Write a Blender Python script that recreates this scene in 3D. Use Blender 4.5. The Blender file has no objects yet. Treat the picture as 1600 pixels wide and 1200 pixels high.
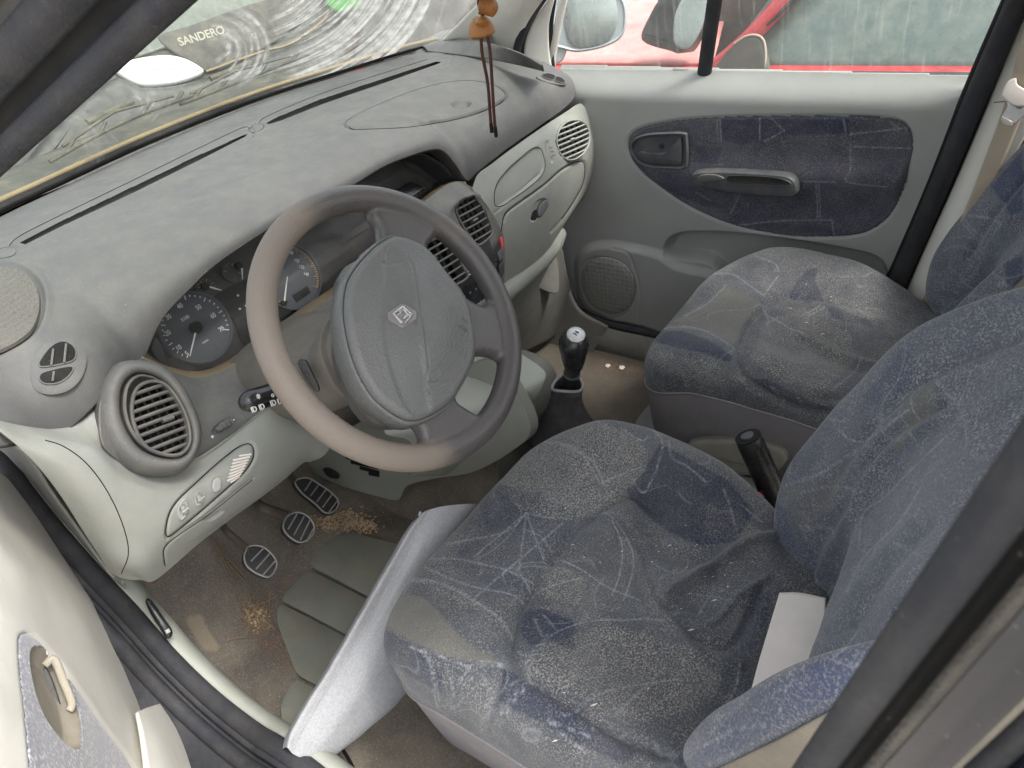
import bpy, math, random
import numpy as np
from mathutils import Vector, Matrix
random.seed(4); RNG = np.random.default_rng(7)
SC = bpy.context.scene; COL = SC.collection
rad = math.radians
# ------------------------------------------------------------------ camera
CAM_LOC = np.array([-0.18018, -0.60224, 1.1401]); CAM_ROT = (0.94077, 0.13126, -0.99303); FPX = 1100.845
cd = bpy.data.cameras.new('camera'); cam = bpy.data.objects.new('camera', cd); COL.objects.link(cam)
cam.location = CAM_LOC; cam.rotation_euler = CAM_ROT
cd.sensor_width = 36; cd.lens = FPX*36/1600; cd.clip_start = .01; cd.clip_end = 400
cd.dof.use_dof = True; cd.dof.focus_distance = 1.25; cd.dof.aperture_fstop = 24
SC.camera = cam
# ------------------------------------------------------------------ world, sun, exposure
SUN_EL, SUN_DIR = rad(57), Vector((.10, -.90, 0))
wd = bpy.data.worlds.new('World'); SC.world = wd; wd.use_nodes = True
wn = wd.node_tree.nodes; wl = wd.node_tree.links
sky = wn.new('ShaderNodeTexSky'); sky.sky_type = 'NISHITA'; sky.sun_disc = False
sky.sun_elevation = SUN_EL; sky.sun_rotation = math.atan2(SUN_DIR.x, SUN_DIR.y)
sky.air_density = 1.2; sky.dust_density = 4.0; sky.ozone_density = .6
hs = wn.new('ShaderNodeHueSaturation'); hs.inputs['Saturation'].default_value = .30
wl.new(sky.outputs[0], hs.inputs['Color']); wl.new(hs.outputs[0], wn['Background'].inputs[0])
wn['Background'].inputs[1].default_value = .15
ld = bpy.data.lights.new('sun', 'SUN'); lo = bpy.data.objects.new('sun', ld); COL.objects.link(lo)
ld.energy = 1.4; ld.angle = rad(11); ld.color = (1, .96, .90)
sd = SUN_DIR.normalized()*math.cos(SUN_EL); sd.z = math.sin(SUN_EL)
lo.rotation_euler = sd.to_track_quat('Z', 'Y').to_euler()
SC.view_settings.view_transform = 'Standard'; SC.view_settings.look = 'None'
SC.view_settings.exposure = 1.8; SC.view_settings.gamma = 1
try:
    SC.cycles.max_bounces = 10; SC.cycles.diffuse_bounces = 5; SC.cycles.transparent_max_bounces = 16
except Exception: pass
# ------------------------------------------------------------------ photo measuring: ray of a pixel cut with a plane gives a place in metres
def _R(rx, ry, rz):
    cx, sx, cy, sy, cz, sz = math.cos(rx), math.sin(rx), math.cos(ry), math.sin(ry), math.cos(rz), math.sin(rz)
    return np.array([[cz,-sz,0],[sz,cz,0],[0,0,1]])@np.array([[cy,0,sy],[0,1,0],[-sy,0,cy]])@np.array([[1,0,0],[0,cx,-sx],[0,sx,cx]])
MR = _R(*CAM_ROT)
def ray(px, py): return MR@np.array([(px-800)/FPX, (600-py)/FPX, -1.])
def cut(px, py, ax, val):
    d = ray(px, py); i = 'XYZ'.index(ax); return CAM_LOC + (val-CAM_LOC[i])/d[i]*d
def X(px, py, v): return cut(px, py, 'X', v)
def Y(px, py, v): return cut(px, py, 'Y', v)
def Z(px, py, v): return cut(px, py, 'Z', v)
def PL(px, py, p, n):
    d = ray(px, py); n = np.asarray(n, float); return CAM_LOC + ((np.asarray(p)-CAM_LOC)@n)/(d@n)*d
def proj(V):
    v = (V-CAM_LOC)@MR; z = np.where(-v[:, 2] < 1e-3, 1e-3, -v[:, 2])
    return np.stack([800+FPX*v[:, 0]/z, 600-FPX*v[:, 1]/z], 1)
def lin(r, g, b):
    f = lambda c: (c/255/12.92) if c/255 <= .04045 else ((c/255+.055)/1.055)**2.4
    return (f(r), f(g), f(b), 1)
# ------------------------------------------------------------------ object helpers
LOCS = {}
def tag(o, label=None, cat=None, group=None, kind=None):
    if label: o['label'] = label
    if cat: o['category'] = cat
    if group: o['group'] = group
    if kind: o['kind'] = kind
    return o
def thing(name, label, cat, loc=(0, 0, 0), group=None):
    o = bpy.data.objects.new(name, None); COL.objects.link(o); o.location = loc; o.empty_display_size = .05
    LOCS[o.name] = np.array(loc, float)
    return tag(o, label, cat, group)
def base(o):
    while o is not None:
        if o.name in LOCS: return LOCS[o.name]
        o = o.parent
    return np.zeros(3)
def mesh(name, V, F, mat, parent=None, smooth=True, attrs=None, kind=None, label=None, auto=None):
    V = np.asarray(V, float) - (base(parent) if parent else 0)
    me = bpy.data.meshes.new(name)
    if isinstance(F, np.ndarray):
        me.vertices.add(len(V)); me.vertices.foreach_set('co', V.astype(np.float32).ravel())
        me.loops.add(F.size); me.loops.foreach_set('vertex_index', F.astype(np.int32).ravel())
        me.polygons.add(len(F)); me.polygons.foreach_set('loop_start', np.arange(0, F.size, F.shape[1], dtype=np.int32))
        me.update(calc_edges=True); me.validate()
    else:
        me.from_pydata([tuple(v) for v in V], [], [tuple(f) for f in F]); me.update()
    if attrs:
        for k, a in attrs.items():
            at = me.attributes.new(k, 'FLOAT', 'POINT'); at.data.foreach_set('value', a.astype(np.float32).ravel())
    if smooth: me.polygons.foreach_set('use_smooth', np.ones(len(me.polygons), bool))
    if mat: me.materials.append(mat)
    o = bpy.data.objects.new(name, me); COL.objects.link(o)
    if parent: o.parent = parent
    if auto is not None: me.set_sharp_from_angle(angle=rad(auto))
    if kind: o['kind'] = kind
    if label: o['label'] = label
    return o
def solid(o, t, off=-1):
    m = o.modifiers.new('thickness', 'SOLIDIFY'); m.thickness = t; m.offset = off; return o
# ------------------------------------------------------------------ curve and surface maths
def crom(P, n, closed=False):
    """Catmull-Rom through P, resampled to n points evenly by length."""
    P = np.asarray(P, float)
    if closed: Q = np.vstack([P[-1], P, P[0], P[1]])
    else: Q = np.vstack([2*P[0]-P[1], P, 2*P[-1]-P[-2]])
    out = []; k = 24
    t = np.linspace(0, 1, k, endpoint=False)[:, None]
    for i in range(len(Q)-3):
        a, b, c, d = Q[i:i+4]
        out.append(.5*((2*b)+(-a+c)*t+(2*a-5*b+4*c-d)*t*t+(-a+3*b-3*c+d)*t**3))
    out = np.vstack(out+[Q[-2][None]])
    s = np.r_[0, np.cumsum(np.linalg.norm(np.diff(out, axis=0), axis=1))]
    q = np.linspace(0, s[-1], n, endpoint=not closed)
    return np.stack([np.interp(q, s, out[:, j]) for j in range(out.shape[1])], 1)
def linres(P, n):
    P = np.asarray(P, float); s = np.r_[0, np.cumsum(np.linalg.norm(np.diff(P, axis=0), axis=1))]
    q = np.linspace(0, s[-1], n); return np.stack([np.interp(q, s, P[:, j]) for j in range(P.shape[1])], 1)
def gridfaces(nv, nu, wrap=False):
    i = np.arange(nv-1)[:, None]*nu; j = np.arange(nu if wrap else nu-1)[None]; k = (j+1) % nu
    return np.stack([i+j, i+k, i+nu+k, i+nu+j], -1).reshape(-1, 4)
def patch_grid(rows, nu, nv):
    R_ = [crom(r, nu) for r in rows]; G = np.stack(R_)            # rows x nu x 3
    A = np.empty((nv, nu, 3)); m = len(rows)
    # spline across rows with shared parameter from mean distance
    dd = np.r_[0, np.cumsum(np.linalg.norm(np.diff(G, axis=0), axis=2).mean(1))]; q = np.linspace(0, dd[-1], nv)
    Gp = np.concatenate([2*G[:1]-G[1:2], G, 2*G[-1:]-G[-2:-1]])
    for r, s in enumerate(q):
        i = min(np.searchsorted(dd, s, 'right')-1, m-2); t = (s-dd[i])/(dd[i+1]-dd[i])
        a, b, c, d = Gp[i:i+4]
        A[r] = .5*((2*b)+(-a+c)*t+(2*a-5*b+4*c-d)*t*t+(-a+3*b-3*c+d)*t**3)
    return A
def normals(A, wrap=False):
    du = np.gradient(A, axis=1); dv = np.gradient(A, axis=0)
    n = np.cross(du, dv); n /= np.linalg.norm(n, axis=2, keepdims=True)+1e-12; return n
def facing(A, N):
    c = CAM_LOC-A; s = np.sign((c*N).sum(2).mean()); return N*s
def dseg(P, L, closed=False):
    """distance of points P (n,2) to polyline L"""
    L = np.asarray(L, float)
    if closed: L = np.vstack([L, L[:1]])
    best = np.full(len(P), 1e9)
    lo_, hi_ = L.min(0)-60, L.max(0)+60
    idx = np.where((P[:, 0] > lo_[0]) & (P[:, 0] < hi_[0]) & (P[:, 1] > lo_[1]) & (P[:, 1] < hi_[1]))[0]
    Q = P[idx]; b = np.full(len(Q), 1e9)
    for a, c in zip(L[:-1], L[1:]):
        e = c-a; t = np.clip(((Q-a)@e)/(e@e+1e-9), 0, 1); b = np.minimum(b, np.hypot(*(Q-a-t[:, None]*e).T))
    best[idx] = b; return best
def sdf(P, L):
    """signed distance (negative inside) to closed polygon"""
    L = np.asarray(L, float); d = dseg(P, L, True); ins = np.zeros(len(P), bool)
    for a, c in zip(L, np.roll(L, -1, 0)):
        if a[1] == c[1]: continue
        k = ((a[1] > P[:, 1]) != (c[1] > P[:, 1])) & (P[:, 0] < (c[0]-a[0])*(P[:, 1]-a[1])/(c[1]-a[1])+a[0]); ins ^= k
    return np.where(ins, -np.minimum(d, 200), d)
def sm(x): x = np.clip(x, 0, 1); return x*x*(3-2*x)
def gro(P, L, w, closed=False): return np.exp(-(dseg(P, L, closed)/w)**2)
def pit(P, L, soft): return sm(-sdf(P, L)/soft)
def curve2(L, n=60, closed=False): return crom(np.asarray(L, float), n, closed)
def noise2(x, y, s, seed=0, oct=4):
    r = np.random.default_rng(seed); z = 0
    for k in range(oct*3):
        a = r.uniform(0, 6.28); f = s*(1.6**(k/3)); z = z+np.sin((x*math.cos(a)+y*math.sin(a))*f+r.uniform(0, 6.28))/(1.5**(k/3))
    return z/ (oct*1.3)
def sheet(name, A, mat, parent, attrs=None, thick=.003, keep=None, **k):
    nv, nu = A.shape[:2]; F = gridfaces(nv, nu)
    if keep is not None:
        kk = keep.reshape(-1); F = F[kk[F].all(1)]
        used = np.unique(F); m = np.full(nv*nu, -1); m[used] = np.arange(len(used)); F = m[F]; V = A.reshape(-1, 3)[used]
        if attrs: attrs = {a: b.reshape(-1)[used] for a, b in attrs.items()}
    else: V = A.reshape(-1, 3)
    N = normals(A); c = CAM_LOC-A
    if (c*N).sum() < 0: F = F[:, ::-1]
    o = mesh(name, V, F, mat, parent, attrs=attrs, **k)
    if thick: solid(o, thick)
    return o
def surf_at(P, A, N, px, py, lift=0., ok=None):
    # point and normal of a dense sheet where the pixel ray meets it
    d = np.hypot(P[:, 0]-px, P[:, 1]-py)
    if ok is not None: d = np.where(ok, d, 1e9)
    i = np.argpartition(d, 6)[:6]; w = 1/(d[i]+.15)**2; w /= w.sum(); V = A.reshape(-1, 3)[i]; n = N.reshape(-1, 3)[i]
    n = (n*w[:, None]).sum(0); n /= np.linalg.norm(n); return (V*w[:, None]).sum(0)+n*lift, n
def gap_line(name, L, P, A, N, parent, r=.0008, lift=-.0002, closed=False, ok=None, mat=None, n=90):
    C = curve2(L, n, closed) if len(L) > 2 else linres(L, n); pts = np.array([surf_at(P, A, N, a, b, lift, ok)[0] for a, b in C])
    for _ in range(3):
        q = pts.copy()
        if closed: pts = (np.roll(q, 1, 0)+2*q+np.roll(q, -1, 0))/4
        else: pts[1:-1] = (q[:-2]+2*q[1:-1]+q[2:])/4
    return tube(name, pts, r, mat or M['black'], parent, 6, closed=closed)
class Frame:
    def __init__(s, p, n, x=(1, 0, 0)):
        s.p = np.asarray(p, float); s.n = np.asarray(n, float)/np.linalg.norm(n); x = np.asarray(x, float)
        if abs(x@s.n) > .9: x = np.array([0, -1., 0])
        x = x-(x@s.n)*s.n; s.x = x/np.linalg.norm(x); s.y = np.cross(s.n, s.x)
    def two(s, px, py, h=0):
        q = PL(px, py, s.p+s.n*h, s.n)-s.p; return np.array([q@s.x, q@s.y])
    def poly(s, L, h=0): return np.array([s.two(a, b, h) for a, b in L])
    def at(s, a, b, c=0): return s.p+s.x*a+s.y*b+s.n*c
    def mat(s, a=0, b=0, c=0, rot=0):
        cr, sr = math.cos(rot), math.sin(rot); x = s.x*cr+s.y*sr; y = -s.x*sr+s.y*cr
        M = Matrix.Identity(4); p = s.at(a, b, c)
        for i in range(3): M[i][0], M[i][1], M[i][2], M[i][3] = x[i], y[i], s.n[i], p[i]
        return M
def area2(P): return .5*np.sum(P[:, 0]*np.roll(P[:, 1], -1)-np.roll(P[:, 0], -1)*P[:, 1])
def loft_outline(name, fr, P, profile, mat, parent, cap=True, back=False, **k):
    """outline P (n,2); profile = [(inset, height), ...] rings outside to inside"""
    P = np.asarray(P, float)
    if area2(P) < 0: P = P[::-1]
    t = np.roll(P, -1, 0)-np.roll(P, 1, 0); t /= np.linalg.norm(t, axis=1, keepdims=True)+1e-12
    nin = np.stack([-t[:, 1], t[:, 0]], 1); c = P.mean(0); rm = np.min(np.linalg.norm(P-c, axis=1))
    V = []
    for ins, h in profile:
        Q = P+nin*ins if ins < rm*.55 else c+(P-c)*max(0., 1-ins/rm*1.0)
        V.append(fr.p+Q[:, :1]*fr.x+Q[:, 1:]*fr.y+h*fr.n)
    n = len(P); V = np.vstack(V); F = [tuple(f) for f in gridfaces(len(profile), n, True)]
    if cap: F.append(tuple(range((len(profile)-1)*n, len(profile)*n)))
    if back: F.append(tuple(range(n))[::-1])
    return mesh(name, V, F, mat, parent, auto=k.pop('auto', 35), **k)
def rprof(t, r, h0=0, n=4):
    """rounded-edge plate: side from h0 up to t with fillet r"""
    pr = [(0, h0)]
    for i in range(n+1):
        a = i/n*math.pi/2; pr.append((r*(1-math.cos(a)), t-r+r*math.sin(a)))
    return pr
def tube(name, P, r, mat, parent=None, sides=10, flat=1., up=None, caps=True, closed=False, **k):
    P = np.asarray(P, float); n = len(P); rr = np.broadcast_to(np.asarray(r, float), (n,)) if not callable(r) else np.array([r(i/(n-1)) for i in range(n)])
    T = np.gradient(P, axis=0) if not closed else (np.roll(P, -1, 0)-np.roll(P, 1, 0)); T /= np.linalg.norm(T, axis=1, keepdims=True)+1e-12
    u = np.array(up if up is not None else (0, 0, 1.), float)
    if abs(u@T[0]) > .95: u = np.array([1., 0, 0])
    V = []
    for i in range(n):
        u = u-(u@T[i])*T[i]; u /= np.linalg.norm(u); w = np.cross(T[i], u)
        a = np.linspace(0, 2*math.pi, sides, endpoint=False)[:, None]
        V.append(P[i]+rr[i]*(np.cos(a)*w+np.sin(a)*u*flat))
    V = np.vstack(V); F = [tuple(f) for f in gridfaces(n, sides, True)]
    if closed: F += [((n-1)*sides+j, (n-1)*sides+(j+1) % sides, (j+1) % sides, j) for j in range(sides)]
    elif caps: F += [tuple(range(sides))[::-1], tuple(range((n-1)*sides, n*sides))]
    return mesh(name, V, F, mat, parent, auto=k.pop('auto', 50), **k)
def box(name, c, s, mat, parent=None, fr=None, bev=.002, **k):
    hx, hy, hz = np.array(s)/2; fr = fr or Frame((0, 0, 0), (0, 0, 1))
    P = np.array([(-hx, -hy), (hx, -hy), (hx, hy), (-hx, hy)]); b = min(bev, hx*.6, hy*.6, hz*.6)
    f2 = Frame(fr.at(*c) if len(c) == 3 else fr.p, fr.n, fr.x)
    Q = []
    for (x, y), (sx, sy) in zip(P, ((-1, -1), (1, -1), (1, 1), (-1, 1))):
        for a in ((0, .5, 1)):
            th = a*math.pi/2; cs = {(-1, -1): math.pi, (1, -1): 1.5*math.pi, (1, 1): 0, (-1, 1): .5*math.pi}[(sx, sy)]
            Q.append((x-sx*b+b*math.cos(cs+th), y-sy*b+b*math.sin(cs+th)))
    return loft_outline(name, f2, Q, [(b, -hz), (0, -hz+b), (0, hz-b), (b*.3, hz-b*.3), (b, hz)], mat, parent, back=True, **k)
def text_mesh(name, s, size, M, mat, parent, depth=.0003, align='CENTER', bold=0., shear=0., sx=1.):
    cu = bpy.data.curves.new('t', 'FONT'); cu.body = s; cu.size = size; cu.extrude = depth; cu.align_x = align; cu.align_y = 'CENTER'; cu.offset = bold; cu.shear = shear
    o = bpy.data.objects.new('t', cu); COL.objects.link(o); bpy.context.view_layer.update()
    me = bpy.data.meshes.new_from_object(o); bpy.data.objects.remove(o)
    me.transform(Matrix.Diagonal((sx, 1, 1, 1))); me.transform(M); me.name = name
    if parent: me.transform(Matrix.Translation(Vector(-base(parent))))
    me.materials.clear(); me.materials.append(mat); ob = bpy.data.objects.new(name, me); COL.objects.link(ob); ob.parent = parent
    return ob
def merge(name, obs, parent=None):
    """join several helper meshes into the first"""
    V, F = [], []; off = 0; mats = []; MI = []
    for o in obs:
        me = o.data
        for m in me.materials:
            if m not in mats: mats.append(m)
        mi = mats.index(me.materials[0]); V += [v.co.copy() for v in me.vertices]; F += [[i+off for i in p.vertices] for p in me.polygons]; MI += [mi]*len(me.polygons); off = len(V)
    me = bpy.data.meshes.new(name); me.from_pydata(V, [], F); me.update()
    for m in mats: me.materials.append(m)
    me.polygons.foreach_set('material_index', MI); me.polygons.foreach_set('use_smooth', [True]*len(F)); me.set_sharp_from_angle(angle=rad(40))
    p = parent or obs[0].parent
    for o in obs: bpy.data.objects.remove(o)
    ob = bpy.data.objects.new(name, me); COL.objects.link(ob); ob.parent = p; return ob
# ------------------------------------------------------------------ materials
def nodes(name):
    m = bpy.data.materials.new(name); m.use_nodes = True; return m, m.node_tree.nodes, m.node_tree.links, m.node_tree.nodes['Principled BSDF']
def nz(N, L, co, scale, detail=4, rough=.6):
    n = N.new('ShaderNodeTexNoise'); n.inputs['Scale'].default_value = scale; n.inputs['Detail'].default_value = detail; n.inputs['Roughness'].default_value = rough
    L.new(co, n.inputs['Vector']); return n.outputs['Fac']
def ramp(N, L, f, a, b, lo=0., hi=1.):
    r = N.new('ShaderNodeMapRange'); r.inputs['From Min'].default_value = a; r.inputs['From Max'].default_value = b; r.inputs['To Min'].default_value = lo; r.inputs['To Max'].default_value = hi
    L.new(f, r.inputs['Value']); return r.outputs['Result']
def mixc(N, L, f, a, b):
    m = N.new('ShaderNodeMix'); m.data_type = 'RGBA'
    if isinstance(f, (int, float)): m.inputs[0].default_value = f
    else: L.new(f, m.inputs[0])
    for s, v in ((6, a), (7, b)):
        if isinstance(v, (tuple, list)): m.inputs[s].default_value = v
        else: L.new(v, m.inputs[s])
    return m.outputs[2]
def mth(N, L, op, a, b):
    m = N.new('ShaderNodeMath'); m.operation = op; m.use_clamp = False
    for s, v in ((0, a), (1, b)):
        if isinstance(v, (int, float)): m.inputs[s].default_value = v
        else: L.new(v, m.inputs[s])
    return m.outputs[0]
def attr(N, name):
    a = N.new('ShaderNodeAttribute'); a.attribute_name = name; return a.outputs['Fac']
def bump(N, L, b, h, strength, dist):
    n = N.new('ShaderNodeBump'); n.inputs['Strength'].default_value = strength; n.inputs['Distance'].default_value = dist; L.new(h, n.inputs['Height']); L.new(n.outputs[0], b.inputs['Normal']); return n
def plastic(name, rgb, rough=.55, dust=.25, dustc=(150, 140, 120), grain=.5, blotch=.12, scr=0., att=None, attc=None, gscale=900, spec=.35, specks=1., bd=.0010):
    m, N, L, b = nodes(name); co = N.new('ShaderNodeTexCoord').outputs['Object']; c = lin(*rgb)
    big = nz(N, L, co, 9, 3); d = tuple(v*(1-blotch*1.6) for v in c[:3])+(1,); l_ = tuple(min(1, v*(1+blotch)) for v in c[:3])+(1,)
    col = mixc(N, L, ramp(N, L, big, .3, .7), d, l_)
    dn = mth(N, L, 'MULTIPLY', ramp(N, L, nz(N, L, co, 22, 5, .7), .42, .72), dust)
    col = mixc(N, L, dn, col, lin(*dustc))
    sp = ramp(N, L, nz(N, L, co, 420, 2), .70, .74, 0, .5*min(1, dust*2)*specks); col = mixc(N, L, sp, col, lin(200, 195, 180))
    if att: col = mixc(N, L, attr(N, att), col, attc)
    L.new(col, b.inputs['Base Color'])
    L.new(ramp(N, L, nz(N, L, co, 30, 4), .3, .7, rough-.08, rough+.12), b.inputs['Roughness']); b.inputs['Specular IOR Level'].default_value = spec
    v = N.new('ShaderNodeTexVoronoi'); v.inputs['Scale'].default_value = gscale; L.new(co, v.inputs['Vector'])
    bump(N, L, b, v.outputs['Distance'], grain, bd)
    return m
M = {}
M['pad'] = plastic('dash_pad_plastic', (80, 80, 80), .62, .16, (126, 120, 108), .35, .03, gscale=700)
M['fascia'] = plastic('fascia_grey', (82, 82, 81), .5, .35, (118, 113, 104), .3, .08)
M['vent'] = plastic('vent_grey', (84, 84, 83), .42, .3, (140, 130, 115), .1, .05)
M['cream'] = plastic('trim_cream', (126, 128, 123), .48, .12, (168, 160, 140), .3, .04)
M['doorgrey'] = plastic('door_trim_grey', (146, 147, 144), .52, .15, (150, 145, 130), .3, .04)
M['lowgrey'] = plastic('lower_grey', (100, 100, 96), .55, .25, (135, 128, 115), .3, .05)
M['console'] = plastic('console_green_grey', (146, 149, 141), .5, .2, (150, 140, 122), .3, .05)
M['tunnel'] = plastic('tunnel_trim', (124, 127, 120), .5, .3, (130, 120, 100), .25, .06)
M['dark'] = plastic('dark_plastic', (38, 38, 40), .45, .25, (100, 92, 80), .2, .1)
M['darkgloss'] = plastic('dark_glossy_plastic', (24, 25, 28), .25, .12, (120, 115, 105), .05, .1, spec=.5)
M['black'] = plastic('black_void', (10, 10, 11), .8, .1, (60, 55, 50), .1, .1)
M['rubber'] = plastic('seal_rubber', (42, 43, 48), .75, .5, (70, 67, 64), .4, .15, gscale=300, specks=.2)
M['hood'] = plastic('hood_inner', (48, 47, 50), .55, .3, (85, 78, 68), .3, .1)
M['bezel'] = plastic('handle_grey', (70, 72, 76), .4, .25, (130, 125, 115), .15, .06)
M['white'] = plastic('print_white', (225, 225, 220), .6, .1)
M['amber'] = plastic('print_amber', (190, 150, 80), .6, .1)
M['offwhite'] = plastic('off_white_plastic', (205, 198, 192), .45, .15, (160, 150, 135), .1, .05)
M['skirt'] = plastic('seat_skirt', (126, 122, 124), .65, .3, (150, 142, 130), .5, .05, gscale=500)
M['wood'] = plastic('turned_wood', (146, 98, 54), .4, .2, (140, 90, 50), .1, .2)
M['cord'] = plastic('brown_cord', (70, 40, 34), .8, .1, (110, 80, 60), .8, .2)
M['redp'] = plastic('red_plastic', (200, 60, 70), .4, .2, (150, 120, 110))
M['belt'] = plastic('belt_webbing', (168, 156, 140), .75, .3, (150, 135, 115), .6, .05, gscale=500)
M['doorcream'] = plastic('driver_door_trim', (214, 212, 204), .42, .2, (190, 184, 170), .15, .04)
M['chrome'] = plastic('chrome', (190, 190, 190), .18, .1); M['chrome'].node_tree.nodes['Principled BSDF'].inputs['Metallic'].default_value = .9
M['metal'] = plastic('worn_metal', (110, 105, 100), .4, .5, (110, 90, 70)); M['metal'].node_tree.nodes['Principled BSDF'].inputs['Metallic'].default_value = .6
M['padedge'] = plastic('pedal_trim', (160, 158, 155), .4, .4, (120, 105, 85)); M['padedge'].node_tree.nodes['Principled BSDF'].inputs['Metallic'].default_value = .5
M['matrub'] = plastic('mat_rubber', (128, 131, 122), .65, .5, (136, 122, 100), .3, .1, gscale=250)
M['pillarpaint'] = plastic('dark_blue_paint', (18, 21, 34), .2, .12, (60, 58, 56), .05, .1, spec=.6)
M['maroon'] = plastic('maroon_paint', (66, 52, 60), .3, .5, (120, 105, 95), .05, .1, spec=.5)
M['silver'] = plastic('silver_paint', (150, 158, 162), .3, .3, (150, 145, 135), .05, .05, spec=.6)
M['redpaint'] = plastic('faded_red_paint', (176, 30, 40), .35, .35, (190, 120, 115), .05, .08, spec=.6)
M['greydark'] = plastic('rear_trim_dark', (78, 76, 70), .6, .2)
M['sag'] = plastic('tail_grey', (32, 35, 33), .45, .3, (110, 110, 100), spec=.6)
def wheelmat():
    m, N, L, b = nodes('wheel_foam'); co = N.new('ShaderNodeTexCoord').outputs['Object']
    worn = attr(N, 'worn'); n = nz(N, L, co, 25, 4)
    f = mth(N, L, 'ADD', worn, mth(N, L, 'MULTIPLY', mth(N, L, 'SUBTRACT', n, .5), .5))
    c = mixc(N, L, ramp(N, L, f, .3, .7), lin(76, 73, 72), lin(112, 103, 94))
    c = mixc(N, L, ramp(N, L, nz(N, L, co, 14, 4), .58, .72, 0, .3), c, lin(112, 96, 82))
    L.new(c, b.inputs['Base Color']); L.new(ramp(N, L, f, .3, .7, .36, .6), b.inputs['Roughness'])
    v = N.new('ShaderNodeTexVoronoi'); v.inputs['Scale'].default_value = 520; L.new(co, v.inputs['Vector']); bump(N, L, b, v.outputs['Distance'], .45, .0008); return m
M['wheel'] = wheelmat()
M['airbag'] = plastic('airbag_cover', (96, 97, 96), .36, .12, (120, 112, 105), .6, .03, gscale=330)
def fabric(name, base_rgb, dusty=(148, 142, 128), amt=1., scale=450, blue=(38, 43, 66), scrib=.32):
    m, N, L, b = nodes(name); co = N.new('ShaderNodeTexCoord').outputs['Object']
    c = mixc(N, L, ramp(N, L, nz(N, L, co, 12, 3), .35, .65), lin(*base_rgb), lin(*[min(255, v+16) for v in base_rgb]))
    c = mixc(N, L, attr(N, 'blue'), c, lin(*blue))
    c = mixc(N, L, attr(N, 'olive'), c, lin(100, 99, 94))
    sp = nz(N, L, co, scale, 3, .8); mid = nz(N, L, co, 26, 4, .6)
    fl = mth(N, L, 'MULTIPLY', ramp(N, L, sp, .49, .63), ramp(N, L, mid, .30, .68, .25*amt, .85*amt))
    fl = mth(N, L, 'ADD', fl, mth(N, L, 'MULTIPLY', attr(N, 'dusty'), ramp(N, L, sp, .44, .62, 0, .45)))
    fl = mth(N, L, 'MULTIPLY', fl, mth(N, L, 'SUBTRACT', 1.0, mth(N, L, 'MULTIPLY', attr(N, 'olive'), .6))); fl = mth(N, L, 'MULTIPLY', fl, mth(N, L, 'SUBTRACT', 1.0, mth(N, L, 'MULTIPLY', attr(N, 'blue'), .55)))
    c = mixc(N, L, fl, c, lin(*dusty))
    broad = ramp(N, L, nz(N, L, co, 6, 4, .6), .4, .75, 0, .4); c = mixc(N, L, broad, c, lin(92, 90, 86))
    fl2 = None
    for sc2, seed2 in ((5.5, 3.1), (8.0, 7.7)):
        mp = N.new('ShaderNodeMapping'); mp.inputs['Location'].default_value = (seed2, seed2*.7, 0); L.new(co, mp.inputs['Vector']); iso = nz(N, L, mp.outputs[0], sc2, 1, .4)
        d_ = mth(N, L, 'ABSOLUTE', mth(N, L, 'SUBTRACT', iso, .5), 0); t_ = ramp(N, L, d_, .0002*sc2, .0008*sc2, 1., 0.)
        m_ = mth(N, L, 'MULTIPLY', t_, ramp(N, L, nz(N, L, co, 4.3+sc2, 2), .48, .56)); fl2 = m_ if fl2 is None else mth(N, L, 'MAXIMUM', fl2, m_)
    c = mixc(N, L, mth(N, L, 'MULTIPLY', fl2, scrib), c, lin(136, 139, 142))
    ln = attr(N, 'line'); br = ramp(N, L, nz(N, L, co, 240, 3, .7), .36, .62)
    c = mixc(N, L, mth(N, L, 'MULTIPLY', mth(N, L, 'MULTIPLY', ln, br), .8), c, lin(150, 153, 156))
    L.new(c, b.inputs['Base Color']); b.inputs['Roughness'].default_value = .95; b.inputs['Specular IOR Level'].default_value = .15
    b.inputs['Sheen Weight'].default_value = .18; b.inputs['Sheen Roughness'].default_value = .4
    bump(N, L, b, sp, .55, .0015); return m
M['fabric'] = fabric('blue_grey_velour', (64, 68, 76), dusty=(152, 147, 137), amt=1.2, blue=(36, 43, 64))
M['doorfab'] = fabric('door_velour', (56, 58, 72), dusty=(140, 134, 126), amt=1.0, scale=420, scrib=.06)
M['backfab'] = fabric('backrest_velour', (76, 80, 92), dusty=(156, 154, 151), amt=1.2, scale=400, blue=(60, 68, 92))
def carpetmat():
    m, N, L, b = nodes('dirty_carpet'); co = N.new('ShaderNodeTexCoord').outputs['Object']
    c = mixc(N, L, ramp(N, L, nz(N, L, co, 7, 5, .65), .35, .65), lin(96, 92, 88), lin(126, 120, 110))
    c = mixc(N, L, ramp(N, L, nz(N, L, co, 300, 3, .7), .5, .75, 0, .5), c, lin(190, 172, 145))
    c = mixc(N, L, ramp(N, L, nz(N, L, co, 16, 5, .7), .58, .75, 0, .6), c, lin(136, 116, 96))
    c = mixc(N, L, mth(N, L, 'MULTIPLY', attr(N, 'far_dim'), .75), c, lin(74, 68, 61)); c = mixc(N, L, attr(N, 'pale'), c, lin(158, 147, 128)); c = mixc(N, L, mth(N, L, 'MULTIPLY', attr(N, 'rust'), ramp(N, L, nz(N, L, co, 60, 4, .7), .4, .65, 0, .75)), c, lin(118, 98, 82))
    L.new(c, b.inputs['Base Color']); b.inputs['Roughness'].default_value = 1; b.inputs['Specular IOR Level'].default_value = .1
    bump(N, L, b, nz(N, L, co, 500, 3), .7, .002); return m
M['carpet'] = carpetmat()
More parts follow.
